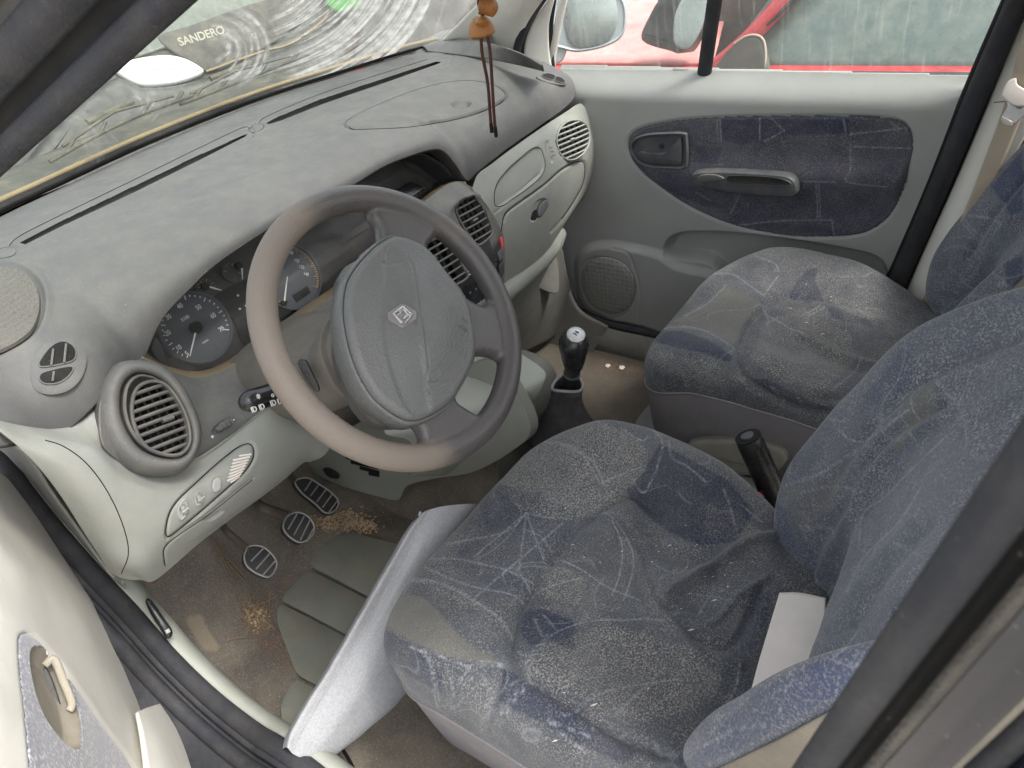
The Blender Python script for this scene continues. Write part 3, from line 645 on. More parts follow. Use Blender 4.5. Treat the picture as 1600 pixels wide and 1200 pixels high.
# ---- cream passenger fascia
pf = [[Y(a, b, y) for a, b, y in ((738, 296, .268), (748, 272, .27), (770, 255, .272), (800, 232, .275), (850, 197, .278), (886, 174, .285), (906, 162, .29), (916, 170, .30))],
      [Y(a, b, y) for a, b, y in ((760, 320, .252), (775, 295, .255), (800, 268, .258), (835, 236, .26), (870, 212, .265), (900, 195, .272), (925, 185, .285), (932, 190, .30))],
      [Y(a, b, y) for a, b, y in ((776, 350, .248), (800, 322, .245), (830, 296, .243), (865, 268, .247), (895, 248, .254), (920, 230, .265), (934, 218, .282), (939, 222, .30))],
      [Y(a, b, y) for a, b, y in ((784, 390, .250), (808, 368, .245), (838, 345, .243), (868, 318, .247), (895, 292, .255), (918, 268, .267), (932, 255, .285), (936, 258, .30))],
      [Y(a, b, y) for a, b, y in ((786, 432, .262), (808, 420, .262), (835, 402, .262), (860, 378, .265), (880, 350, .272), (902, 318, .282), (918, 295, .295), (922, 298, .31))],
      [Y(a, b, y) for a, b, y in ((784, 450, .272), (806, 436, .274), (832, 416, .275), (856, 390, .278), (874, 362, .285), (894, 332, .295), (908, 312, .306), (912, 315, .32))]]
G = patch_grid(pf, 330, 240); N = facing(G, normals(G)); P = proj(G.reshape(-1, 3)); D = np.zeros(len(P))
up_ = curve2([(772, 315), (775, 290), (790, 268), (815, 245), (838, 228), (846, 235), (852, 258), (848, 272), (830, 290), (805, 308), (780, 325)], 70, True)
D -= .004*pit(P, up_, 4)
gl = curve2([(788, 345), (792, 333), (815, 315), (850, 290), (880, 264), (905, 252), (915, 258), (913, 285), (900, 312), (880, 342), (862, 362)], 60); D -= .0035*gro(P, gl, 2.2)
D -= .0030*gro(P, curve2([(784, 362), (784, 390), (786, 430)], 20), 2)
D -= .0015*gro(P, curve2([(773, 333), (810, 302), (845, 271)], 20), 1.4)
D -= .007*pit(P, curve2([(828, 345), (829, 328), (838, 314), (850, 309), (857, 315), (853, 330), (840, 343), (833, 347)], 40, True), 4)
D -= .003*pit(P, curve2([(851, 226), (858, 220), (866, 250), (862, 256), (855, 248)], 30, True), 3)
vR_ = [(868, 222), (871, 206), (882, 193), (898, 189), (912, 195), (918, 210), (916, 228), (906, 242), (890, 250), (875, 243)]
sheet('passenger_fascia', G+N*D.reshape(G.shape[0], -1, 1), M['cream'], DASH, keep=(sdf(P, vR_) > 0).reshape(G.shape[:2]))
GF = Frame(Y(842, 328, .248), (-.1, -.95, .25))
loft_outline('glovebox_latch', GF, GF.poly(curve2([(838, 337), (838, 325), (845, 315), (852, 313), (854, 322), (848, 333), (842, 340)], 40, True)), rprof(.008, .004), M['bezel'], DASH)
loft_outline('keyhole_barrel', GF, GF.poly(curve2([(829, 343), (830, 332), (836, 328), (838, 338), (834, 345)], 24, True)), rprof(.004, .001), M['black'], DASH)
TF = Frame(Y(858, 240, .262), (-.1, -.93, .3)); tw2 = loft_outline('thumbwheel', TF, TF.poly(curve2([(854, 228), (858, 226), (863, 244), (861, 249), (857, 244)], 24, True)), rprof(.006, .002), M['cream'], DASH)
for k in range(3): a = (855+k*2.2, 232+k*6); tube('rib', [TF.at(*TF.two(*a), .0065), TF.at(*TF.two(a[0]+5, a[1]-1), .0065)], .001, M['bezel'], tw2, 5)
VR = Frame(Y(893, 219, .258), (-.12, -.95, .28))
vent2(VR, [(868, 222), (871, 206), (882, 193), (898, 189), (912, 195), (918, 210), (916, 228), (906, 242), (890, 250), (875, 243)], 7, (872, 225), (912, 208), M['cream'], .0052, .008, 6, (893, 218))
text_mesh('airbag_lettering', 'AIRBAG', .013, TF.mat(*TF.two(830, 243), .0015, .0), M['doorgrey'], DASH)
text_mesh('airbag_lettering', 'SRS', .010, TF.mat(*TF.two(833, 250), .0015, .0), M['doorgrey'], DASH)
# rolled lower edge and footwell panel on the passenger side
rl = [Y(768, 490, .25), Y(785, 462, .262), Y(820, 432, .27), Y(850, 404, .28), Y(868, 382, .29), Y(876, 362, .30)]
gap_line('upper_pocket_gap', up_[::4], P, G+N*D.reshape(G.shape[0], -1, 1), N, DASH, .0008, .0004, True, n=90)
gap_line('glovebox_gap', [(786, 430), (784, 390), (784, 352), (792, 333), (815, 315), (850, 290), (880, 264), (905, 252), (915, 258), (913, 285), (900, 312), (880, 342)], P, G+N*D.reshape(G.shape[0], -1, 1), N, DASH, .0012, .0005, n=110)
tube('lower_roll', [v+np.array([0, .012, -.004]) for v in crom(rl, 40)], .026, M['cream'], DASH, 16)
fw = [[Y(a, b, .33) for a, b in ((775, 480), (800, 452), (840, 420), (868, 392), (878, 388))],
      [Y(a, b, .36) for a, b in ((795, 520), (820, 500), (850, 480), (880, 450), (890, 445))],
      [Y(a, b, .42) for a, b in ((800, 560), (830, 545), (860, 530), (895, 505), (905, 500))]]
sheet('footwell_panel', patch_grid(fw, 50, 30), M['lowgrey'], DASH)
loft_outline('footwell_flap', Frame(Y(850, 440, .34), (-.3, -.9, .2)), Frame(Y(850, 440, .34), (-.3, -.9, .2)).poly(curve2([(835, 425), (865, 398), (872, 440), (868, 458), (845, 452), (832, 440)], 40, True)), rprof(.006, .003), M['lowgrey'], DASH)
# ---- cream lower fascia on the driver side
lf = [[Y(a, b, y) for a, b, y in ((-30, 655, .215), (20, 672, .235), (75, 682, .245), (125, 668, .25), (150, 655, .25), (155, 668, .245), (168, 705, .235))],
      [Y(a, b, y) for a, b, y in ((-5, 690, .21), (45, 700, .215), (90, 705, .215), (130, 708, .215), (165, 725, .21), (205, 745, .206), (250, 756, .203))],
      [Y(a, b, y) for a, b, y in ((40, 740, .22), (85, 755, .205), (130, 765, .195), (170, 778, .19), (215, 785, .188), (270, 770, .186), (330, 722, .188))],
      [Y(a, b, y) for a, b, y in ((90, 800, .235), (130, 812, .21), (165, 822, .195), (200, 830, .19), (240, 822, .186), (300, 790, .183), (370, 735, .185))],
      [Y(a, b, y) for a, b, y in ((140, 860, .25), (165, 872, .225), (190, 880, .21), (215, 880, .20), (250, 860, .195), (320, 808, .19), (400, 742, .192))],
      [Y(a, b, y) for a, b, y in ((175, 900, .265), (190, 908, .245), (205, 910, .235), (225, 905, .225), (262, 875, .215), (330, 822, .208), (420, 755, .205))]]
# two sheets: the sweep under the column is one bowed skin
lf2 = [[Y(a, b, y) for a, b, y in ((245, 742, .21), (300, 730, .208), (345, 702, .208), (395, 662, .208), (430, 640, .21), (480, 640, .215), (530, 660, .22))],
       [Y(a, b, y) for a, b, y in ((258, 770, .188), (310, 758, .184), (360, 728, .182), (405, 700, .182), (440, 680, .185), (480, 672, .19), (520, 690, .20))],
       [Y(a, b, y) for a, b, y in ((262, 800, .182), (320, 780, .176), (370, 750, .175), (410, 728, .176), (445, 708, .18), (480, 695, .188), (510, 708, .20))],
       [Y(a, b, y) for a, b, y in ((262, 835, .185), (320, 802, .18), (370, 775, .18), (412, 752, .182), (450, 728, .188), (480, 712, .196), (500, 716, .206))],
       [Y(a, b, y) for a, b, y in ((262, 862, .20), (320, 828, .195), (370, 795, .195), (412, 768, .198), (450, 742, .205), (476, 722, .212), (490, 720, .222))],
       [Y(a, b, y) for a, b, y in ((245, 905, .225), (310, 850, .215), (365, 808, .215), (410, 776, .22), (448, 746, .228), (472, 724, .235), (486, 722, .245))]]
lfL = [[r[i] for i in (0, 1, 2, 3, 4)] for r in lf]
lfA = [[Y(a, b, y) for a, b, y in ((-20, 652, .225), (30, 664, .24), (85, 670, .25), (125, 658, .255), (154, 640, .255))],
       [Y(a, b, y) for a, b, y in ((20, 690, .215), (65, 700, .214), (110, 700, .214), (150, 705, .212), (180, 722, .208))],
       [Y(a, b, y) for a, b, y in ((60, 730, .218), (110, 738, .204), (160, 752, .197), (205, 762, .194), (245, 760, .196))],
       [Y(a, b, y) for a, b, y in ((95, 775, .228), (135, 785, .205), (180, 798, .192), (225, 800, .186), (262, 790, .184))],
       [Y(a, b, y) for a, b, y in ((130, 830, .240), (160, 838, .212), (195, 845, .196), (230, 842, .188), (263, 822, .183))],
       [Y(a, b, y) for a, b, y in ((155, 868, .25), (175, 878, .225), (200, 885, .208), (228, 880, .198), (262, 858, .196))],
       [Y(a, b, y) for a, b, y in ((172, 895, .26), (188, 903, .242), (203, 906, .232), (220, 906, .228), (246, 903, .226))]]
up8 = [Y(a, b, y) for a, b, y in ((158, 690, .235), (185, 722, .222), (215, 738, .213), (245, 738, .21), (300, 722, .208), (345, 694, .208), (395, 654, .21), (430, 630, .212), (480, 630, .218), (530, 650, .222))]
cream_rows = [lfA[0]+up8, lfA[1][:4]+[Y(180, 722, .212), Y(210, 740, .208)]+lf2[0][0:], lfA[2][:4]+lf2[1], lfA[3][:4]+lf2[2], lfA[4][:4]+lf2[3], lfA[5][:4]+lf2[4], lfA[6][:4]+lf2[5]]
def xres(row):   # resample a row so that columns line up between rows
    row = np.array(row); return row
G = patch_grid(cream_rows, 420, 240)
N = facing(G, normals(G)); P = proj(G.reshape(-1, 3)); D = np.zeros(len(P))
ins = curve2([(262, 842), (262, 818), (270, 795), (290, 770), (330, 730), (365, 702), (385, 691), (396, 696), (398, 712), (390, 730), (372, 750), (330, 788), (290, 822)], 80, True)
D -= .003*gro(P, ins, 2.5, True)+.001*pit(P, ins, 3)
D -= .002*gro(P, curve2([(258, 880), (263, 850), (330, 800), (395, 748)], 40), 2)
D -= .004*pit(P, curve2([(316, 812), (345, 795), (350, 802), (330, 815)], 20, True), 4)
KG = G+N*D.reshape(G.shape[0], -1, 1); sheet('knee_panel', KG, M['cream'], DASH)
gap_line('insert_gap', ins[::4], P, KG, N, DASH, .0009, .0003, True, n=120)
gap_line('side_panel_gap', [(70, 688), (100, 698), (135, 724), (166, 765), (190, 815), (201, 862), (190, 896)], P, KG, N, DASH, .0006, .0003)
gap_line('panel_gap', [(258, 884), (262, 852), (330, 802), (395, 750)], P, KG, N, DASH, .0007, .0003)
kp, kn_ = surf_at(P, KG, N, 330, 772, 0); KF = Frame(kp, kn_)
for k in range(9):
    a, b = (354+k*1.4, 757-k*5.4), (375+k*2.2, 745-k*4.4)
    if k in (0, 8): a = ((a[0]*.7+b[0]*.3), (a[1]*.7+b[1]*.3))
    tube('grille_rib', [surf_at(P, KG, N, *(np.array(a)*(1-t)+np.array(b)*t), .0008)[0] for t in (0, .33, .67, 1)], .0016, M['offwhite'], DASH, 6)
for L in (([(277, 797), (283, 783), (291, 780), (294, 790), (290, 806), (281, 812)]), ([(304, 780), (307, 768), (315, 766), (318, 776), (314, 788), (306, 790)])):
    c0_ = np.mean(L, 0); kp, kn_ = surf_at(P, KG, N, *c0_); KF = Frame(kp, kn_); s = loft_outline('switch_recess', KF, KF.poly(curve2(L, 30, True)), [(0, -.002), (0, .0012), (.001, .0018), (.002, .0004)], M['doorgrey'], DASH)
    c = KF.poly(L).mean(0); loft_outline('switch_wheel', KF, c+np.array([.0045, .007])*ci, rprof(.007, .003), M['cream'], s)
    tube('rib', [KF.at(c[0]-.005, c[1], .0065), KF.at(c[0]+.005, c[1], .0065)], .0014, M['doorgrey'], s, 6)
kp, kn_ = surf_at(P, KG, N, 337, 758); KF = Frame(kp, kn_)
loft_outline('blank_button', KF, KF.poly(curve2([(330, 762), (332, 750), (340, 745), (344, 752), (343, 764), (334, 769)], 30, True)), rprof(.004, .0015), M['doorgrey'], DASH)
# side trim between the dash end and the door seal
st = [[X(a, b, x) for a, b, x in ((-40, 690, -.01), (30, 700, .0), (80, 770, .005), (130, 840, .01), (172, 898, .012), (192, 910, .012))],
      [X(a, b, x) for a, b, x in ((-60, 720, .02), (10, 722, .022), (60, 790, .024), (110, 850, .026), (180, 925, .026), (200, 940, .026))]]
sheet('dash_end_trim', patch_grid(st, 60, 12), M['doorgrey'], DASH)
# ---- steering column shroud
secs = []
for y, z, hw, hh, zz in ((.03, .672, .045, .040, 0), (.055, .656, .062, .055, 0), (.075, .642, .070, .060, 0), (.078, .640, .078, .068, 0), (.11, .612, .084, .064, 0), (.17, .582, .096, .068, 0), (.235, .560, .104, .070, 0), (.30, .54, .108, .07, 0)):
    a = np.linspace(0, 2*math.pi, 72, endpoint=False); e = .72
    xx = .368+hw*np.sign(np.cos(a))*np.abs(np.cos(a))**e; zc = z+hh*np.sign(np.sin(a))*np.abs(np.sin(a))**e*np.where(np.sin(a) < 0, 1.0, .9)
    secs.append(np.stack([xx, y+.35*(zc-z)*.5, zc], 1))
secs = np.stack(secs); SV = []
for i in range(len(secs)-1):
    for t in np.linspace(0, 1, 8, endpoint=False): SV.append(secs[i]*(1-t)+secs[i+1]*t)
SV.append(secs[-1]); SV = np.stack(SV); M['shroud'] = plastic('column_shroud', (96, 93, 88), .5, .35, (124, 116, 100), .3, .06)
mesh('column_shroud', SV.reshape(-1, 3), gridfaces(len(SV), 72, True)[:, ::-1], M['shroud'], DASH)
SF = Frame(Y(478, 595, .10), (-.75, -.55, .35)); loft_outline('shroud_opening', SF, SF.poly(curve2([(466, 566), (478, 562), (488, 580), (500, 606), (495, 612), (484, 600)], 30, True)), rprof(.004, .0015), M['darkgloss'], DASH)
# ---- indicator stalk
ST = thing('indicator_stalk', 'black indicator stalk with white lamp symbols left of the steering wheel', 'stalk', Y(470, 600, .16))
a, b = Y(376, 632, .12), Y(520, 585, .15); ax = (b-a); Ls = np.linalg.norm(ax)
pts = [a+ax*t for t in np.linspace(0, 1, 40)]
def stk(t):
    if t < .12: return .0150*math.sqrt(max(.02, 1-((.12-t)/.12)**2))
    return .0150 if t < .40 else .0135
tube('stalk_arm', pts, stk, M['darkgloss'], ST, 24)
tube('ring', [a+ax*.37, a+ax*.40], .0158, M['bezel'], ST, 24)
vw0 = CAM_LOC-(a+ax*.2); vw0 = vw0-(vw0@ax)*ax/(Ls*Ls); SK = Frame(a+ax*.2, vw0, ax)
def sym(px, py, s, size=.009, rot=0.): q = SK.two(px, py, .0165); text_mesh('symbol', s, size*1.15, SK.mat(q[0], q[1], .0165, rot), M['white'], ST, bold=.0002)
sym(397, 640, 'ID', .0085); sym(409, 636, 'ID', .0085); sym(405, 623, '*', .013); sym(427, 630, 'ID', .009); sym(437, 627, 'D', .009); sym(426, 617, 'o', .008); sym(434, 613, '=', .009)
WS = thing('wiper_stalk', 'black wiper stalk with ribbed tip right of the steering column', 'stalk', Y(640, 440, .17))
a2 = Y(683, 402, .10); b2 = Y(610, 450, .17); tube('stalk_arm', [a2+(b2-a2)*t for t in np.linspace(0, 1, 16)], lambda t: .0125 if t > .12 else .0125*math.sqrt(max(.05, 1-((.12-t)/.12)**2)), M['dark'], WS, 18)
for t in (.15, .22): tube('grip_ring', [a2+(b2-a2)*t, a2+(b2-a2)*(t+.03)], .0137, M['darkgloss'], WS, 18)
# ================================================================== STEERING WHEEL
WC = np.array([.3648, 0, .6876]); TI = rad(35.96); WF = Frame(WC, (0, -math.cos(TI), math.sin(TI)))
SW = thing('steering_wheel', 'grey four-spoke steering wheel with a dust-browned rim, turned a quarter left', 'steering wheel', tuple(WC))
def wp(px, py, h=0.): return WF.two(px, py, h)
parts = []
th = np.linspace(0, 2*math.pi, 160, endpoint=False)
# rim cross-section slightly oval; spokes as thick plates; fused and smoothed by a voxel remesh
rim = tube('rim', [WF.at(.1772*math.cos(t), .1772*math.sin(t), 0) for t in th], .0178, M['wheel'], SW, 20, closed=True, up=WF.n)
def arc(r, a0, a1, n): return [(r*math.cos(rad(a)), r*math.sin(rad(a))) for a in np.linspace(a0, a1, n)]
spA = np.array([tuple(wp(578, 322, -.004)), (.069, .135), (.068, .118), (.055, .10), (.03, .06), (.06, -.0), (.105, .012), (.112, .045), (.118, .060), (.128, .062)]+arc(.178, 24, 62, 8))
spB = np.array([(.05, .02), (.11, -.012), (.121, -.032), (.134, -.050), (.150, -.052)]+arc(.178, -19, -52, 8)+[(.095, -.118), (.083, -.106), (.068, -.099), (.054, -.106), (.02, -.09), (.0, .0)])
spC = np.array([(.02, -.05), (.010, -.112), (-.004, -.124), (.001, -.140), (.008, -.158)]+arc(.178, -88, -124, 8)+[(-.084, -.130), (-.078, -.117), (-.080, -.104), (-.06, -.06)])
for sp_, h0 in ((spA, -.004), (spB, -.004), (spC, -.004)):
    Q = crom(sp_, 90, True); parts.append(loft_outline('spoke', WF, Q, [(.006, h0-.014), (.001, h0-.010), (0, h0-.004), (.001, h0+.004), (.005, h0+.009), (.010, h0+.011)], M['wheel'], SW, back=True))
hub = loft_outline('hub', WF, crom([(.0, .10), (.08, .07), (.10, -.0), (.06, -.09), (-.04, -.12), (-.11, -.08), (-.10, .0), (-.05, .06)], 60, True), [(.012, -.05), (.004, -.045), (0, -.02), (.004, .005), (.012, .009)], M['wheel'], SW, back=True)
fused = merge('rim_and_spokes', [rim]+parts+[hub], SW)
mod = fused.modifiers.new('fuse', 'REMESH'); mod.mode = 'VOXEL'; mod.voxel_size = .0026; mod.use_smooth_shade = True
mod2 = fused.modifiers.new('smooth', 'CORRECTIVE_SMOOTH'); mod2.iterations = 5; mod2.use_only_smooth = True
deps = bpy.context.evaluated_depsgraph_get(); me = bpy.data.meshes.new_from_object(fused.evaluated_get(deps)); me.name = 'rim_and_spokes'
fused.modifiers.clear(); fused.data = me
co = np.empty(len(me.vertices)*3, np.float32); me.vertices.foreach_get('co', co); co = co.reshape(-1, 3)+WC-WC
u_, v_ = co@WF.x, co@WF.y; rr = np.hypot(u_, v_); an = np.degrees(np.arctan2(v_, u_))
worn = sm((rr-.150)/.012)*np.clip(sm((an-66)/50)+sm((-92-an)/45), 0, 1)
at = me.attributes.new('worn', 'FLOAT', 'POINT'); at.data.foreach_set('value', worn.astype(np.float32)); me.polygons.foreach_set('use_smooth', np.ones(len(me.polygons), bool))
if not me.materials: me.materials.append(M['wheel'])
# airbag pad: bulged lid on a shell
padpx = [(613, 368), (645, 374), (671, 390), (702, 428), (726, 459), (740, 503), (744, 541), (738, 572), (720, 606), (702, 631), (668, 651), (640, 655), (606, 637), (579, 610), (555, 562), (541, 503), (541, 459), (551, 428), (579, 393)]
PO = crom([wp(a, b, .026) for a, b in padpx], 220, True)
if area2(PO) < 0: PO = PO[::-1]
ctr = PO.mean(0)
nr = 110; V = []; qs = np.linspace(0, 1, nr)
for q in qs:
    rr_ = 1-q; Q = ctr+(PO-ctr)*rr_; dd = np.linalg.norm(PO-ctr, axis=1)*q
    e = np.clip(dd/.010, 0, 1); h = .020+.010*np.sqrt(1-(1-e)**2)+.013*sm(q*1.3)
    V.append(WF.p+Q[:, :1]*WF.x+Q[:, 1:]*WF.y+h[:, None]*WF.n)
A = np.stack(V); P = proj(A.reshape(-1, 3)); D = np.zeros(len(P))
fac = [(598, 420), (604, 410), (640, 407), (650, 430), (661, 500), (668, 560), (671, 600), (665, 640), (640, 650), (610, 610), (590, 540), (588, 470)]
D -= .0035*sm((sdf(P, curve2([(600, 380), (596, 450), (595, 520), (610, 590), (640, 650), (676, 650), (672, 600), (664, 540), (655, 480), (640, 408)], 60, True))*-1)/10)*.8
D -= .0014*gro(P, curve2([(598, 411), (625, 409), (640, 407), (650, 440), (662, 505), (668, 550), (670, 571)], 40), 1.5)
D -= .0012*gro(P, curve2([(671, 571), (668, 594), (690, 597), (709, 597)], 30), 1.2)
D += .0008*gro(P, curve2([(612, 395), (632, 393)], 8), 1.0)+.0008*gro(P, curve2([(640, 402), (660, 398)], 8), 1.)
A2 = A+WF.n*D.reshape(nr, -1, 1); ring0 = A[0][None]
shell = np.stack([(WF.p+(ctr+(PO-ctr)*s_)[:, :1]*WF.x+(ctr+(PO-ctr)*s_)[:, 1:]*WF.y+h_*WF.n) for s_, h_ in ((1.0, -.02), (1.035, -.01), (1.045, .005), (1.035, .016), (1.012, .021), (1.0, .019), (.995, .014))])
mesh('airbag_shell', shell.reshape(-1, 3), gridfaces(7, 220, True), M['airbag'], SW)
AB = mesh('airbag_cover', A2.reshape(-1, 3), gridfaces(nr, 220, True), M['airbag'], SW)
def on_pad(px, py, lift=.0006):
    i = np.hypot(P[:, 0]-px, P[:, 1]-py).argmin(); return (A2.reshape(-1, 3)[i]+WF.n*lift)
# maker's diamond: hexagonal plate, raised folded rhombus
EF = Frame(on_pad(628, 494, .0004), WF.n+WF.x*-.12)
emb = loft_outline('emblem', EF, EF.poly([(606, 489), (628, 474), (650, 487), (650, 499), (629, 513), (607, 500)]), [(0, -.002), (0, .0014), (.001, .0022), (.0022, .0016)], M['skirt'], AB)
def strip(L, w=.0022, h=.0032): return tube('diamond_band', [EF.at(*EF.two(*q), h) for q in L], w, M['chrome'], emb, 6, flat=.6, up=EF.n)
strip([(626, 505), (613, 491), (628, 480), (642, 492), (631, 507)], .0018); strip([(621, 489), (629, 484), (635, 492), (629, 500)], .0016); strip([(618, 494), (627, 488)], .0012); strip([(630, 498), (638, 492)], .0012)
for s_, px, py in (('AIRBAG', 719, 508), ('SRS', 727, 500)):
    q = WF.two(px, py, .036); text_mesh('airbag_lettering', s_, .008, Frame(on_pad(px, py, .0003), WF.n+WF.x*.35).mat(0, 0, 0, rad(-62)), M['lowgrey'], AB)
text_mesh('lettering', 'F', .012, Frame(on_pad(672, 612, .0003), WF.n).mat(0, 0, 0, rad(10)), M['lowgrey'], AB)
# ================================================================== CAR BODY
BODY = thing('car_body', 'car body shell around the cabin with dark pillars, rubber door seals, carpeted floor and roof', 'car body', (.7, 0, 0))
# carpet floor with toe board, tunnel and sill rise
nx, ny = 420, 420
gx, gy = np.meshgrid(np.linspace(-.03, 1.44, nx), np.linspace(-1.25, .95, ny))
def floor_z(x, y):
    z = -.06+0*x
    z = z+sm((y-.42)/.5)*.42
    z = z+(.20*sm(1-np.abs(x-.70)/.13)**.7)*sm((.60-y)/.2+.6)
    z = z+.09*sm((.075-x)/.10)+.07*sm((x-1.33)/.08)
    flat = sm((np.hypot((x-.28)/1.1, y-.25)-.16)/.10); z = z+(.006*noise2(x, y, 9, 3)+.0025*noise2(x, y, 40, 5))*flat
    z = z+.012*np.exp(-((x-.16-.15*(y-.2))/.03)**2)*sm((y-.1)/.2)
    return z
gz = floor_z(gx, gy); A = np.stack([gx, gy, gz], -1); P = proj(A.reshape(-1, 3))
pale = pit(P, [(290, 962), (318, 958), (322, 975), (345, 1010), (338, 1020), (318, 1018), (305, 1000), (290, 975)], 4)*.8  # sun patch by the driver's sill, painted into the carpet colour
rust = np.clip(gro(P, [(395, 960), (410, 975), (400, 985), (430, 1020), (455, 1040)], 16)+gro(P, [(500, 820), (540, 805), (590, 830)], 18)+gro(P, [(360, 1100), (400, 1130), (430, 1150)], 18)+gro(P, [(940, 570), (990, 575)], 10), 0, 1)
sheet('carpet', A, M['carpet'], BODY, attrs={'pale': pale, 'rust': rust, 'far_dim': sm((gx.ravel()-.74)/.12)}, thick=.004)  # passenger half of the carpet darkened in its colour to dim it
# inner sill trim, driver side
sp = [Y(235, 925, .52), Y(262, 985, .47), Y(300, 1035, .42), Y(350, 1085, .34), Y(420, 1135, .24), Y(480, 1175, .16), Y(560, 1250, .05)]
sp = [np.array([.035, .60, .16]), np.array([.035, .52, .115]), np.array([.035, .44, .065]), np.array([.035, .34, .03]), np.array([.035, .22, .005]), np.array([.035, 0, -.01]), np.array([.035, -.6, -.01])]
def profile_sweep(name, path, prof, mat, parent, n=60, **k):
    C = crom(path, n); V = np.stack([C+np.array([dx, 0, dz]) for dx, dz in prof]); return sheet(name, V, mat, parent, **k)
def seal_curve(px_list, x): return [X(a, b, x) for a, b in px_list]
sealpx = [(-60, 640), (0, 722), (60, 800), (130, 880), (200, 955), (262, 1025), (330, 1090), (400, 1145), (455, 1180)]
S0 = seal_curve(sealpx, .0); S0 += [np.array([0, -.1, S0[-1][2]-.01]), np.array([0, -.58, S0[-1][2]-.01])]
SC_ = crom(S0, 140)
tube('door_seal', SC_, .015, M['rubber'], BODY, 14, flat=1.0); tube('door_seal_lip', SC_+np.array([-.016, 0, -.008]), .0065, M['rubber'], BODY, 8)
tube('door_seal_outer', SC_+np.array([-.038, 0, -.022]), .012, M['rubber'], BODY, 10)
V = np.stack([SC_+np.array(o) for o in ((.010, .0, .008), (.018, .0, .010), (.028, 0, .004), (.036, 0, -.010), (.042, 0, -.03), (.044, 0, -.085))])
sheet('sill_trim', V[:, 8:], M['console'], BODY)
V = np.stack([SC_+np.array(o) for o in ((-.01, 0, -.012), (-.05, 0, -.03), (-.085, 0, -.035), (-.09, 0, -.10))]); sheet('sill_panel', V, M['rubber'], BODY)
# bonnet release lever on the sill
BL = thing('bonnet_release', 'black bonnet release lever on the driver side sill trim', 'lever', X(248, 968, .05))
bl0 = X(248, 968, .030); bl0 = bl0+(CAM_LOC-bl0)*.035; BF = Frame(bl0, CAM_LOC-bl0); loft_outline('lever', BF, BF.poly(curve2([(227, 940), (233, 935), (242, 945), (258, 968), (269, 985), (268, 994), (260, 998), (250, 982), (236, 960)], 40, True)), rprof(.012, .005), M['darkgloss'], BL)
loft_outline('badge', BF, BF.poly([(257, 985), (264, 981), (267, 987), (260, 991)]), [(0, .0125), (.001, .0132)], M['padedge'], BL)
# near windscreen pillar (with its seal) at upper left
def strip_sweep(name, P0, P1, offs, mats, parent, n=30, bow=0):
    """ribbon body between two ends; offs = [(u, v)] cross-section in frame (across, out)"""
    P0, P1 = np.array(P0), np.array(P1); t = np.linspace(0, 1, n)[:, None]; ax = (P1-P0)/np.linalg.norm(P1-P0)
    C = P0+(P1-P0)*t; view = CAM_LOC-(P0+P1)/2; view = view-(view@ax)*ax; view /= np.linalg.norm(view); ac = np.cross(ax, view)
    C = C+ac*bow*(4*t*(1-t)); return np.stack([C+ac*u+view*v for u, v in offs]), ax, ac, view
Pb, Pt = Y(-150, 412, .30), Y(520, -188, -.30)
def pillar(name, P0, P1, segs, parent, bow=0):
    for nm, offs, mt in segs:
        V, ax, ac, vw = strip_sweep(nm, P0, P1, offs, None, parent, bow=bow)
        if np.cross(V[1, 1]-V[0, 1], V[0, 2]-V[0, 1])@vw < 0: pass
        sheet(nm, V, mt, parent, thick=.002)
def half(u0, u1, h, n=10, base_=0.): return [(u0+(u1-u0)*t, base_+h*math.sin(math.pi*t)) for t in np.linspace(0, 1, n)]
def unit(P0, P1):
    P0, P1 = np.array(P0), np.array(P1); ax = (P1-P0)/np.linalg.norm(P1-P0); view = CAM_LOC-(P0+P1)/2; view -= (view@ax)*ax; view /= np.linalg.norm(view); return ax, np.cross(ax, view), view
ax, ac, vw = unit(Pb, Pt)
up_sign = 1 if ac[2] > 0 else -1
def seg(u0, u1, h, b=0.): return [(up_sign*(u0+(u1-u0)*t), b+h*math.sin(math.pi*t)) for t in np.linspace(0, 1, 12)]
pillar('a', Pb, Pt, [('pillar_seal', seg(0, .020, .006), M['rubber']), ('pillar_channel', seg(.018, .034, -.004, -.001), M['black']), ('pillar_gutter', seg(.032, .060, .007), M['rubber']),
                     ('pillar_flange', seg(.058, .070, -.003, .0), M['dark']), ('pillar_skin', seg(.068, .150, .010, -.002), M['maroon'])], BODY)
# near door pillar with rubber and the rear door, lower right
M['streak'] = plastic('dusty_brown_grey', (66, 63, 60), .6, .2, specks=.2)
Qb, Qt = X(1150, 1330, -.075), X(1720, 468, -.075)
ax, ac, vw = unit(Qb, Qt); rs = 1 if (proj((((Qb+Qt)/2)+ac*.01)[None])[0, 0] > proj(((Qb+Qt)/2)[None])[0, 0]) else -1
def seg(u0, u1, h, b=0.): return [(rs*(u0+(u1-u0)*t), b+h*math.sin(math.pi*t)) for t in np.linspace(0, 1, 12)]
pillar('b', Qb, Qt, [('door_pillar_seal', seg(0, .0085, .003), M['rubber']), ('door_pillar_groove', seg(.008, .0125, -.002, -.001), M['black']), ('door_pillar_trim', seg(.012, .0150, .0015), M['streak']),
                     ('door_pillar_skin', seg(.015, .024, -.001, -.001), M['pillarpaint'])], BODY)
RD = thing('rear_door', 'dark blue rear door edge close to the camera at the lower right', 'car door', Qb)
V, *_ = strip_sweep('x', Qb, Qt, seg(.026, .031, .002, -.004), None, RD); sheet('door_rubber', V, M['rubber'], RD)
V, *_ = strip_sweep('x', Qb, Qt, seg(.0305, .16, .010, -.004), None, RD); sheet('door_skin', V, M['pillarpaint'], RD)
